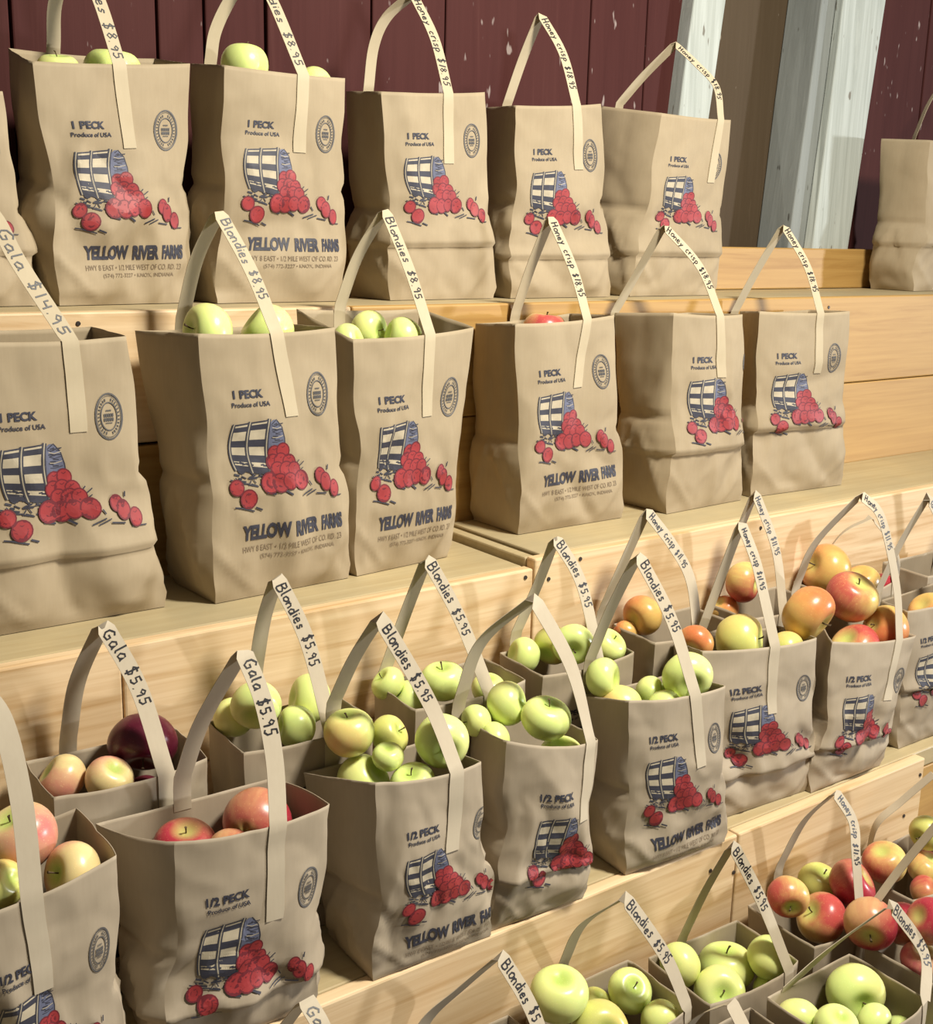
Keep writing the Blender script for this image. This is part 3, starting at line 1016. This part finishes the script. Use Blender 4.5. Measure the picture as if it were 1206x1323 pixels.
make_bag('b3', 'p', Z2, 1.187, 1.441, 0.0, 'brown peck bag with striped apples barely above its rim, second shelf, right of the joint', GB, tl=(665, 418), tr=(794, 407), br=(803, 667), bl=(670, 689), back=(614, 418),
         pr=(.235, .655), handle=[((756, 412), 0), ((742, 350), .2), ((712, 280), .5), ((686, 345), .8), ((667, 402), 1)], end=(748, 500), text='Honey crisp $18.95', tlen=.128, seed=11)
make_bag('b4', 'p', Z2, 1.494, 1.419, 0.045, 'brown peck bag with wide creased side, second from right on the second shelf', GB, tl=(871, 404), tr=(960, 406), br=(957, 653), bl=(862, 663), back=(795, 404), W=.2,
         pr=(.226, .645), farm=0, fold=.3, usc=1.3, handle=[((926, 405), 0), ((905, 345), .2), ((858, 291), .5), ((825, 350), .8), ((795, 402), 1)], end=(932, 487), text='Honey crisp $18.95', tlen=.13, seed=12, gb=.016)
make_bag('b5', 'p', Z2, 1.750, 1.433, -0.060, 'brown peck bag at the right end of the second shelf row, folded front', GB, tl=(982, 402), tr=(1098, 402), br=(1087, 627), bl=(971, 641), back=(957, 402),
         pr=(.234, .654), farm=0, fold=.37, handle=[((1056, 402), 0), ((1044, 345), .2), ((1013, 291), .5), ((978, 350), .8), ((950, 402), 1)], end=(1057, 482), text='Honey crisp $18.95', tlen=.13, seed=13)
# ---- third shelf, front row
make_bag('c0', 'h', Z3, 0.190, 1.052, 0.0, 'half-peck bag of yellow-pink apples, cut off at the lower left, long pale handle strip', GC, tr=(150, 1105), tl=(-55, 1190), br=(152, 1372), bl=(-30, 1440),
         pr=(.29, .79), farm=0, handle=[((38, 1160), 0), ((28, 1035), .15), ((2, 930), .35), ((-40, 880), .5), ((-110, 1000), .9), ((-125, 1100), 1)], end=(53, 1281), seed=14)
make_bag('c1', 'h', Z3, 0.427, 1.054, -0.033, 'half-peck bag of red striped apples, wide rounded opening, front of the third shelf', GC, tl=(226, 1088), tr=(425, 1039), br=(406, 1285), bl=(216, 1346), back=(124, 1064), Dt=.108,
         pr=(.29, .80), farm=0, fold=.2, gb=.014, rim_open=.011, pinch=0, handle=[((353, 1060), 0), ((355, 981), .1), ((340, 905), .28), ((314, 840), .5), ((262, 930), .85), ((236, 1003), 1)], end=(351, 1186), text='Gala $5.95', tlen=.085, tstart=.012, seed=15)
make_bag('c2', 'h', Z3, 0.667, 1.050, -0.027, 'half-peck bag heaped with green apples, third from left in the third-shelf front row', GC, tl=(485, 1011), tr=(622, 984), br=(634, 1208), bl=(483, 1277), back=(393, 998), Dt=.115,
         pr=(.27, .738), farm=1, usc=1.1, uoff=.03, handle=[((585, 1000), 0), ((556, 909), .22), ((491, 797), .5), ((458, 850), .75), ((432, 906), 1)], end=(588, 1099), text='Blondies $5.95', tstart=.014, tlen=.105, seed=16, rim_open=.010, gb=.011)
make_bag('c3', 'h', Z3, 0.860, 1.052, -0.05, 'half-peck bag of green apples turned sideways, blank curled handle, lower front bent under', GC, tl=(655, 957), tr=(772, 956), br=(754, 1141), bl=(636, 1203), back=(615, 931), Dt=.115,
         pr=(.283, .79), farm=0, fold=.26, usc=1.25, uoff=.1, full=1.5, handle=[((760, 950), 0), ((738, 860), .2), ((690, 772), .5), ((622, 830), .8), ((594, 905), 1)], end=(757, 1060), seed=17, rim_open=.014)
make_bag('c4', 'h', Z3, 1.082, 1.055, -0.074, 'half-peck bag of green apples with farm name low on its front, third-shelf front row', GC, tl=(813, 905), tr=(937, 886), br=(936, 1087), bl=(808, 1140), back=(752, 898), Dt=.115,
         pr=(.23, .727), farm=1, handle=[((893, 894), 0), ((868, 800), .22), ((825, 716), .5), ((790, 785), .8), ((764, 848), 1)], end=(906, 988), text='Blondies $5.95', tstart=.014, tlen=.108, seed=18, gb=.014)
make_bag('c5', 'h', Z3, 1.294, 1.093, -0.06, 'half-peck bag of yellow striped apples, flat front fold, wide pale strip and round seal', GC, tl=(908, 841), tr=(1055, 824), br=(1047, 1035), bl=(925, 1066), back=(872, 827), Dt=.092,
         pr=(.242, .70), farm=0, fold=.235, handle=[((996, 832), 0), ((990, 780), .1), ((977, 725), .3), ((958, 675), .5), ((930, 750), .8), ((906, 816), 1)], end=(995, 922), text='Honey crisp $11.95', tlen=.098, seed=19)
make_bag('c6', 'h', Z3, 1.541, 1.070, 0.0, 'half-peck bag heaped with red-yellow apples, sixth from left in the third-shelf front row', GC, tl=(1076, 829), tr=(1184, 821), br=(1138, 977), bl=(1050, 1010), back=(1057, 798), Dt=.115,
         pr=(.247, .756), farm=0, fold=.28, full=1.5, handle=[((1158, 822), 0), ((1159, 757), .12), ((1140, 670), .35), ((1113, 639), .5), ((1055, 700), .8), ((1031, 752), 1)], end=(1148, 905), text='Honey crisp $11.95', tlen=.105, seed=20)
make_bag('c7', 'h', Z3, 1.745, 1.092, 0.0, 'half-peck bag cut off by the right edge, front row of the third shelf', GC, tl=(1172, 789), bl=(1160, 982), back=(1140, 775), Dt=.086,
         pr=(.23, .70), farm=0, fold=.42, handle=[((1250, 780), 0), ((1240, 720), .2), ((1200, 641), .5), ((1165, 700), .8), ((1138, 757), 1)], text='Honey crisp $11.95', tlen=.1, seed=21)
# ---- third shelf, back row
make_bag('e0', 'h', Z3, 0.358, 1.194, 0.0, 'half-peck bag of red and maroon apples, leftmost in the third-shelf back row', GE, H=.262, D=.088, Dt=.096, gb=.004, full=.55,
         handle=[((211, 1005), 0), ((180, 890), .25), ((133, 805), .5), ((100, 880), .85), ((88, 955), 1)], text='Gala $5.95', tlen=.095, seed=22, rim_open=.008)
make_bag('e1', 'h', Z3, 0.575, 1.184, 0.0, 'half-peck bag of green apples behind the red Gala bag, third-shelf back row', GE, H=.262, D=.088, Dt=.096, gb=.004, full=.55,
         handle=[((424, 925), 0), ((398, 830), .25), ((358, 745), .5), ((341, 800), .8), ((331, 860), 1)], text='Blondies $5.95', tlen=.11, seed=23)
make_bag('e2', 'h', Z3, 0.815, 1.184, 0.0, 'half-peck bag of green apples, third from left in the third-shelf back row', GE, W=.18, H=.262, D=.088, Dt=.096, gb=.004, full=.55,
         handle=[((628, 888), 0), ((595, 800), .25), ((552, 720), .5), ((525, 790), .8), ((497, 868), 1)], text='Blondies $5.95', tlen=.11, seed=24)
make_bag('e3', 'h', Z3, 1.030, 1.184, 0.0, 'half-peck bag of green apples beneath the shelf joint, third-shelf back row', GE, H=.262, D=.088, Dt=.096, gb=.004, full=.55,
         handle=[((772, 815), 0), ((752, 755), .25), ((718, 694), .5), ((695, 755), .8), ((668, 815), 1)], text='Blondies $5.95', tlen=.105, seed=25)
make_bag('e4', 'h', Z3, 1.262, 1.197, 0.0, 'half-peck bag with one orange apple showing, third-shelf back row', GE, H=.262, D=.082, Dt=.090, gb=.004, full=.55,
         handle=[((897, 810), 0), ((893, 750), .12), ((870, 705), .3), ((836, 660), .5), ((800, 740), .8), ((778, 790), 1)], text='Honey crisp $11.95', tlen=.105, seed=26)
make_bag('e5', 'h', Z3, 1.475, 1.197, 0.0, 'half-peck bag behind the folded-front bag, taller twin handle, third-shelf back row', GE, H=.262, D=.082, Dt=.090, gb=.004, full=.55,
         handle=[((1008, 775), 0), ((1003, 710), .2), ((976, 635), .5), ((950, 700), .8), ((925, 770), 1)], text='Honey crisp $11.95', tlen=.105, seed=27)
make_bag('e6', 'h', Z3, 1.700, 1.197, 0.0, 'half-peck bag of red apples behind the heaped bag, low curved handle, back row', GE, H=.262, D=.082, Dt=.090, gb=.004, full=.55,
         handle=[((1173, 790), 0), ((1160, 715), .2), ((1126, 668), .5), ((1084, 693), .75), ((1047, 755), 1)], seed=28, twist=.6)
make_bag('e7', 'h', Z3, 1.955, 1.184, 0.0, 'half-peck bag at the far right of the third-shelf back row', GE, H=.262, D=.088, Dt=.096, gb=.004, full=.55,
         handle=[((1290, 760), 0), ((1280, 700), .2), ((1250, 630), .5), ((1222, 690), .8), ((1205, 745), 1)], seed=29)
# ---- bottom shelf
make_bag('d0', 'h', Z4, 0.690, 0.915, 0.0, 'half-peck bag below the frame, only its handle loop before the lowest board', GD, H=.25, Dt=.12,
         handle=[((712, 1365), 0), ((690, 1310), .2), ((647, 1234), .5), ((598, 1275), .8), ((551, 1318), .95), ((530, 1370), 1)], text='Blondies $5.95', tlen=.10, seed=30)
make_bag('d1', 'h', Z4, 0.895, 0.915, 0.0, 'half-peck bag of large green apples at the bottom centre of the picture', GD, W=.178, H=.25, Dt=.12,
         handle=[((893, 1311), 0), ((860, 1235), .2), ((808, 1159), .5), ((753, 1195), .8), ((728, 1245), 1)], text='Blondies $5.95', tlen=.10, seed=31)
make_bag('d2', 'h', Z4, 1.100, 0.905, -0.03, 'half-peck bag of green apples by the butt joint of the lowest board', GD, W=.172, H=.25, Dt=.115,
         handle=[((1014, 1262), 0), ((985, 1165), .25), ((947, 1090), .5), ((912, 1150), .8), ((882, 1212), 1)], text='Blondies $5.95', tlen=.10, seed=32)
make_bag('d3', 'h', Z4, 1.322, 0.908, 0.0, 'half-peck bag of yellow and red apples before the nailed board, bottom shelf', GD, W=.175, H=.25, Dt=.122,
         handle=[((1108, 1177), 0), ((1107, 1110), .12), ((1103, 1062), .3), ((1080, 1023), .5), ((1040, 1060), .8), ((1009, 1116), 1)], text='Honey crisp $11.95', tlen=.105, seed=33)
make_bag('d4', 'h', Z4, 1.550, 0.902, 0.0, 'half-peck bag of red-yellow apples at the right edge, bottom shelf back row', GD, H=.25, Dt=.122,
         handle=[((1255, 1120), 0), ((1245, 1040), .25), ((1206, 1000), .5), ((1165, 1035), .75), ((1132, 1066), .9), ((1120, 1115), 1)], seed=34, twist=.9)
make_bag('d5', 'h', Z4, 1.386, 0.748, 0.0, 'half-peck bag of pink-red apples at the right edge, bottom shelf front row', GD, H=.25, Dt=.122,
         handle=[((1262, 1260), 0), ((1250, 1130), .2), ((1222, 1052), .5), ((1165, 1120), .85), ((1128, 1170), 1)], seed=35, twist=.9)
make_bag('d6', 'h', Z4, 1.170, 0.745, 0.0, 'half-peck bag of green apples at the lower right corner, handle crossing the pink apples', GD, W=.172, H=.25, Dt=.122,
         handle=[((1222, 1310), 0), ((1195, 1232), .25), ((1152, 1168), .5), ((1080, 1220), .85), ((1017, 1275), 1)], text='Blondies $5.95', tlen=.10, seed=36)
make_bag('d7', 'h', Z4, 0.960, 0.745, 0.0, 'half-peck bag below the frame, blank strip tip between green-apple bags', GD, H=.25, Dt=.122,
         handle=[((985, 1395), 0), ((968, 1345), .25), ((945, 1294), .5), ((900, 1315), .8), ((868, 1365), 1)], seed=37)
make_bag('d8', 'h', Z4, 0.445, 0.905, 0.0, 'half-peck bag below the frame at lower left, only its handle top marked Gala', GD, H=.25, Dt=.12,
         handle=[((440, 1440), 0), ((425, 1360), .2), ((396, 1290), .5), ((360, 1340), .8), ((335, 1420), 1)], text='Gala $5.95', tlen=.09, seed=38)


# ------------------------------------------------------------------ apples
def apple_mesh(name, seed, flatness=0.90):
    rnd = random.Random(seed)
    nu, nv = 36, 26
    ph0, ph1 = rnd.uniform(0, 6), rnd.uniform(0, 6)
    V = []
    for j in range(nv + 1):
        f = math.pi * j / nv
        for i in range(nu):
            a = 2 * math.pi * i / nu
            r = math.sin(f) * (1 + 0.07 * math.cos(f))
            lob = 1 + 0.022 * math.cos(5 * a + ph0) * (0.3 + 0.7 * smooth01((f - 1.6) / 1.3)) + 0.03 * math.cos(a + ph1) + 0.018 * math.cos(2 * a + ph0)
            zz = flatness * math.cos(f)
            zz -= 0.30 * math.exp(-(f / 0.42) ** 2)
            zz += 0.20 * math.exp(-((math.pi - f) / 0.40) ** 2) * (1 + 0.25 * math.cos(5 * a + ph0))
            V.append((r * lob, r * lob * 1.0, zz))
            V[-1] = (r * lob * math.cos(a), r * lob * math.sin(a), zz)
    F = []
    for j in range(nv):
        for i in range(nu):
            a, b = j * nu + i, j * nu + (i + 1) % nu
            F.append((a, a + nu, b + nu, b))
    me = bpy.data.meshes.new(name)
    R0 = 0.036
    me.from_pydata([(x * R0, y * R0, z * R0) for x, y, z in V], [], F)
    me.polygons.foreach_set('use_smooth', [True] * len(me.polygons))
    bm = bmesh.new()
    bm.from_mesh(me)
    bmesh.ops.remove_doubles(bm, verts=bm.verts[:], dist=1e-6)
    bm.to_mesh(me)
    bm.free()
    return me


def stem_mesh():
    V, F = [], []
    n = 7
    for k in range(6):
        t = k / 5
        z = 0.0185 + 0.0135 * t
        r = 0.0009 + 0.0005 * abs(t - .3) + (0.0005 if k == 5 else 0)
        for i in range(n):
            a = 2 * math.pi * i / n
            V.append((0.004 * t * t + r * math.cos(a), r * math.sin(a), z))
    for k in range(5):
        for i in range(n):
            F.append((k * n + i, k * n + (i + 1) % n, (k + 1) * n + (i + 1) % n, (k + 1) * n + i))
    F += [tuple(reversed(range(n))), tuple(range(5 * n, 6 * n))]
    me = bpy.data.meshes.new('stem')
    me.from_pydata(V, [], F)
    me.materials.append(M['stem'])
    return me


STEM = stem_mesh()
AM = {}
for i, kd in enumerate(APPLE):
    for q in range(2):
        me = apple_mesh('apple', i * 5 + q, 0.86 if q == 0 else 0.95)
        me.materials.append(APPLE[kd])
        AM[(kd, q)] = me
COLW = {'green': 'pale green', 'blush': 'blushed green', 'yellow': 'yellow', 'mixed': 'red-and-yellow', 'orange': 'orange', 'pink': 'pink striped', 'red': 'red', 'dark': 'dark maroon'}
BNAME = {'a1': 'leftmost complete top-shelf bag', 'a2': 'second complete top-shelf bag', 'b1': 'second bag on the second shelf', 'b2': 'wide-open bag on the second shelf', 'b3': 'second-shelf bag right of the joint',
         'c0': 'lower-left corner bag', 'c1': 'front bag with red apples', 'c2': 'front bag heaped with green apples', 'c3': 'bag with blank curled handle', 'c4': 'bag right of the curled handle', 'c5': 'flat-folded front bag', 'c7': 'front bag cut by the right edge',
         'c6': 'heaped front bag at right', 'e0': 'leftmost back-row bag', 'e1': 'second back-row bag', 'e2': 'third back-row bag', 'e3': 'back-row bag under the shelf joint', 'e4': 'back-row bag right of the joint',
         'e5': 'back-row bag with twin handle', 'e6': 'back-row bag with low curved handle', 'e7': 'far-right back-row bag', 'd1': 'bottom centre bag', 'd2': 'bottom-shelf bag by the board joint', 'd3': 'bottom-shelf bag before the nailed board',
         'd4': 'right-edge bag, bottom shelf back row', 'd5': 'right-edge bag, bottom shelf front row', 'd6': 'lower-right corner bag'}
# bag: (px x, px y, px radius, colour, depth fraction, where, axis in view space (right, up, towards) or None)
UPA = (0.1, 1, 0.25)
APPLES = {
    'a1': [(75, 92, 28, 'green', .5, 'left of the handle', None), (146, 96, 37, 'green', .5, 'behind the handle', UPA)],
    'a2': [(317, 86, 31, 'green', .5, 'egg-shaped, left of the handle', (0.05, 1, .1)), (407, 114, 26, 'green', .5, 'just right of the handle', None)],
    'b1': [(269, 428, 37, 'green', .4, 'left of the handle', (-.75, .05, .62)), (346, 430, 36, 'green', .5, 'behind the handle', None)],
    'b2': [(480, 428, 27, 'green', .6, 'topmost', None), (518, 434, 28, 'green', .4, 'beside the handle', None), (450, 442, 24, 'green', .45, 'at the left rim', None)],
    'b3': [(703, 429, 29, 'mixed', .5, 'at the centre', (.1, 1, .2)), (652, 449, 28, 'mixed', .75, 'at the left rim', None)],
    'c0': [(36, 1083, 46, 'pink', .68, 'behind the handle', (-.3, .8, .5)), (98, 1122, 40, 'pink', .35, 'right of the handle', (-.6, .2, .75)), (0, 1142, 32, 'yellow', .3, 'left of the handle', None)],
    'c1': [(242, 1086, 44, 'red', .38, 'with a stem at left', (.12, .9, .42)), (330, 1064, 45, 'red', .62, 'behind the handle', (.2, .2, -.9)), (287, 1105, 34, 'red', .3, 'low at the front rim', None)],
    'c2': [(438, 948, 39, 'blush', .62, 'topmost at left', (-.05, .93, .3)), (493, 955, 33, 'yellow', .68, 'beside the topmost apple', None), (440, 1012, 44, 'green', .25, 'lowest at left', None),
           (528, 1006, 38, 'green', .3, 'long-stemmed at the front rim', (-.15, .85, .5)), (570, 957, 39, 'green', .62, 'behind the handle', (.2, -.3, .8)), (507, 985, 26, 'green', .5, 'small between the larger ones', None)],
    'c3': [(652, 919, 35, 'green', .62, 'topmost at left', None), (697, 929, 40, 'green', .45, 'largest at the centre', None), (722, 970, 36, 'green', .26, 'at the front rim', None), (632, 950, 30, 'green', .3, 'low at left', None), (605, 938, 26, 'green', .6, 'at the back left rim', None)],
    'c4': [(773, 884, 33, 'green', .7, 'at the back left', None), (797, 904, 36, 'blush', .28, 'with a blush at left', None), (850, 896, 25, 'green', .6, 'small at the centre', None), (855, 914, 26, 'green', .25, 'low at the front rim', None), (904, 880, 33, 'green', .55, 'right of the handle', (.05, -.35, .8))],
    'c5': [(956, 826, 35, 'yellow', .45, 'left of the strip', None), (900, 830, 24, 'orange', .55, 'at the left rim', None), (1024, 838, 24, 'yellow', .4, 'right of the strip', None)],
    'c6': [(1043, 792, 37, 'orange', .45, 'largest at left', (.6, -.5, .4)), (1105, 777, 34, 'mixed', .55, 'with a green hollow', (.3, .75, .55)), (1109, 838, 33, 'mixed', .28, 'low at the front rim', None), (1160, 810, 30, 'orange', .4, 'beside the handle', None)],
    'e0': [(70, 1005, 34, 'pink', .35, 'at the left', None), (133, 1008, 34, 'pink', .35, 'at the centre', None), (180, 958, 45, 'dark', .65, 'large behind the handle', (.1, -.8, .5)), (186, 1022, 30, 'dark', .3, 'low by the handle', None)],
    'e1': [(328, 911, 33, 'green', .5, 'crossed by the handle in front', None), (284, 926, 26, 'green', .5, 'at the left rim', None), (397, 905, 33, 'green', .62, 'behind its own handle', None), (388, 938, 28, 'green', .25, 'low at the front rim', None)],
    'e2': [(476, 892, 27, 'green', .55, 'at the left', None), (521, 898, 30, 'green', .32, 'low at the centre', None), (572, 882, 30, 'green', .6, 'topmost', (-.1, .9, .35)), (632, 890, 22, 'green', .5, 'right of the handle', None)],
    'e3': [(654, 849, 26, 'green', .45, 'at the left', None), (706, 834, 27, 'yellow', .6, 'at the centre', None), (740, 833, 27, 'green', .35, 'left of the handle', (-.1, -.3, .9)), (795, 834, 24, 'green', .5, 'right of the handle', (.5, .6, .4))],
    'e4': [(825, 800, 33, 'orange', .5, 'at the centre', None), (790, 814, 20, 'orange', .5, 'small at the left rim', None)],
    'e5': [(956, 758, 28, 'mixed', .6, 'topmost', None), (918, 790, 20, 'orange', .4, 'low at left', None)],
    'e6': [(1068, 735, 34, 'orange', .6, 'topmost', None), (1121, 754, 28, 'orange', .6, 'behind the handle', None), (1152, 776, 20, 'yellow', .4, 'low at right', None), (1152, 756, 20, 'red', .75, 'small by the handle', None)],
    'c7': [(1200, 792, 27, 'orange', .5, 'at the left rim', None)],
    'd1': [(722, 1285, 38, 'green', .6, 'large at left', None), (819, 1290, 36, 'green', .6, 'at the centre top', (.2, .6, .7)), (777, 1331, 38, 'yellow', .3, 'lowest at the front', (.2, .2, .95)), (769, 1288, 24, 'yellow', .75, 'small between two large ones', None), (861, 1306, 32, 'green', .5, 'beside the handle', None)],
    'd2': [(938, 1240, 40, 'green', .45, 'with an upright stem', (0, 1, .2)), (1010, 1233, 35, 'green', .55, 'behind the handle', None), (868, 1250, 31, 'green', .6, 'at the left rim', None), (929, 1275, 36, 'green', .25, 'lowest at the front', (0, .3, .9)), (992, 1272, 25, 'green', .25, 'small at the front rim', None)],
    'd3': [(1058, 1132, 33, 'yellow', .62, 'topmost', (.2, .8, .5)), (1093, 1142, 40, 'red', .42, 'behind the strip', None), (1018, 1158, 27, 'mixed', .5, 'at the left rim', (.0, -.4, .8)), (1062, 1186, 38, 'mixed', .25, 'lowest at the front', None)],
    'd4': [(1143, 1115, 28, 'mixed', .45, 'at the left', None), (1198, 1117, 30, 'mixed', .5, 'at the centre', None), (1198, 1084, 26, 'yellow', .7, 'topmost', None), (1200, 1152, 27, 'mixed', .25, 'low at the front rim', None)],
    'd5': [(1120, 1206, 40, 'red', .5, 'nearest the left rim', (-.3, -.4, .8)), (1160, 1193, 34, 'red', .7, 'at the centre', None), (1195, 1192, 35, 'red', .45, 'at the right', None), (1190, 1240, 29, 'pink', .25, 'low at the front rim', None)],
    'd6': [(1106, 1284, 39, 'green', .6, 'topmost', (.1, -.15, .95)), (1030, 1306, 36, 'green', .5, 'at the left', (-.2, -.5, .8)), (1072, 1326, 36, 'green', .3, 'at the centre', None), (1132, 1322, 27, 'green', .35, 'right of the centre', None), (1187, 1327, 27, 'green', .5, 'at the right', None)],
}
POS = []
for key, lst in APPLES.items():
    B = BAGS[key]
    items = []
    for (px, py, rp, kd, fr, where, ax) in lst:
        v = ray((px, py))
        items.append([v, fr, rp, kd, where, ax])

    def place(it):
        p = on_plane_v(it[0], B['P0'] + B['nin'] * it[1] * B['D'], B['nin'])
        r = it[2] * np.dot(p - EYE, CAM_F) / FPX
        return p, r

    def on_plane_v(v, p0, n): return EYE + v * (np.dot(p0 - EYE, n) / np.dot(v, n))
    scale = [1.0] * len(items)
    for rep in range(80):                    # let neighbours settle apart inside the bag
        PR = [place(it) for it in items]
        moved = False
        for k, (p, r) in enumerate(PR):
            sx = float(np.dot(p - B['P0'], B['ex']))
            rr = r * scale[k]
            hz = max(0.0, p[2] - B['P0'][2] - B['z'])
            inside = math.sqrt(max(0.0, rr * rr - hz * hz))
            if sx < B['s'][0] + inside - 0.002:
                items[k][1] += 0.03
                moved = moved or rep < 40
            elif sx > B['s'][1] - inside + 0.002:
                items[k][1] -= 0.03
                moved = moved or rep < 40
            lo, hi = (inside - 0.003) / B['D'], 1 - (inside - 0.012) / B['D']
            if key[0] == 'e': hi = min(hi, (1.311 - rr - B['P0'][1]) / B['D'])
            items[k][1] = max(min(items[k][1], hi), min(lo, hi))
        PR = [place(it) for it in items]
        for i in range(len(items)):
            for j in range(i):
                (p, r), (q, s) = PR[i], PR[j]
                gap = np.linalg.norm(p - q) - 0.955 * (r * scale[i] + s * scale[j])
                if gap < 0:
                    moved = True
                    a, b = (i, j) if items[i][1] >= items[j][1] else (j, i)
                    if rep < 50:
                        items[a][1] += 0.02
                        items[b][1] -= 0.02
                    else:
                        scale[i] = max(0.86, scale[i] * 0.995)
                        scale[j] = max(0.86, scale[j] * 0.995)
        if not moved: break
    for k, it in enumerate(items):
        p, r = place(it)
        r *= scale[k]
        sx = float(np.dot(p - B['P0'], B['ex']))
        hz = max(0.0, p[2] - B['P0'][2] - B['z'])
        inside = math.sqrt(max(0.0, r * r - hz * hz)) - 0.001
        short = max(B['s'][0] + inside - sx, 0) - max(sx - (B['s'][1] - inside), 0)
        p = p + B['ex'] * max(-0.02, min(0.02, short))
        POS.append([key, p, r, it])

START = [q[1].copy() for q in POS]
R_MIN = [q[2] * 0.94 for q in POS]
for rep in range(90):                        # last small pushes so that skins and paper only touch
    for i in range(len(POS)):
        for j in range(i):
            d = POS[i][1] - POS[j][1]
            L_ = float(np.linalg.norm(d))
            need = 0.975 * (POS[i][2] + POS[j][2])
            if L_ < need:
                push = d / L_ * (need - L_) * 0.35
                POS[i][1] = POS[i][1] + push
                POS[j][1] = POS[j][1] - push
                if rep > 30:
                    for k in (i, j): POS[k][2] = max(POS[k][2] * 0.998, R_MIN[k])
    for q, p0 in zip(POS, START):
        B = BAGS[q[0]]
        rel = q[1] - B['P0']
        hz = max(0.0, rel[2] - B['z'])
        ins = math.sqrt(max(0.0, q[2] ** 2 - hz * hz)) * 0.96
        sx, dd = float(np.dot(rel, B['ex'])), float(np.dot(rel, B['nin']))
        lo, hi = B['s'][0] + ins + 0.003, B['s'][1] - ins - 0.003
        if lo > hi: lo = hi = (lo + hi) / 2
        q[1] = q[1] + B['ex'] * (min(max(sx, lo), hi) - sx) * 0.5
        lo, hi = ins + 0.002, B['D'] - ins - 0.002
        if lo > hi: lo = hi = (lo + hi) / 2
        q[1] = q[1] + B['nin'] * (min(max(dd, lo), hi) - dd) * 0.5
        dr = q[1] - p0
        n_ = float(np.linalg.norm(dr))
        if n_ > 0.0105: q[1] = p0 + dr * 0.0105 / n_
for idx, (key, p, r, it) in enumerate(POS):
    kd, where, ax = it[3], it[4], it[5]
    rnd = random.Random(idx * 17 + 3)
    if ax is None:
        a = rnd.uniform(0, 6.28)
        ax = (math.cos(a) * 0.9, 0.5 * math.sin(a) + .25, 0.35)
    axis = CAM_R * ax[0] + CAM_U * ax[1] - CAM_F * ax[2]
    o = bpy.data.objects.new('apple', AM[(kd, idx % 2)])
    COL.objects.link(o)
    o.location = p
    qt = Vector(axis).to_track_quat('Z', 'Y')
    o.rotation_mode = 'QUATERNION'
    spin = Matrix.Rotation(rnd.uniform(0, 6.28), 3, 'Z').to_quaternion()
    o.rotation_quaternion = qt @ spin
    s = r / 0.036
    o.scale = (s, s, s * (1.16 if 'egg-shaped' in where else 1.0))
    lb = f"{COLW[kd]} apple {where} in the {BNAME[key]}"
    if len(lb.split()) > 16: print('LONG', lb)
    tag(o, f"{COLW[kd]} apple {where} in the {BNAME[key]}", 'apple', 'apples in the paper bags')
    if it[5] is not None or idx % 3 == 0:
        so = bpy.data.objects.new('stem', STEM)
        COL.objects.link(so)
        so.parent = o
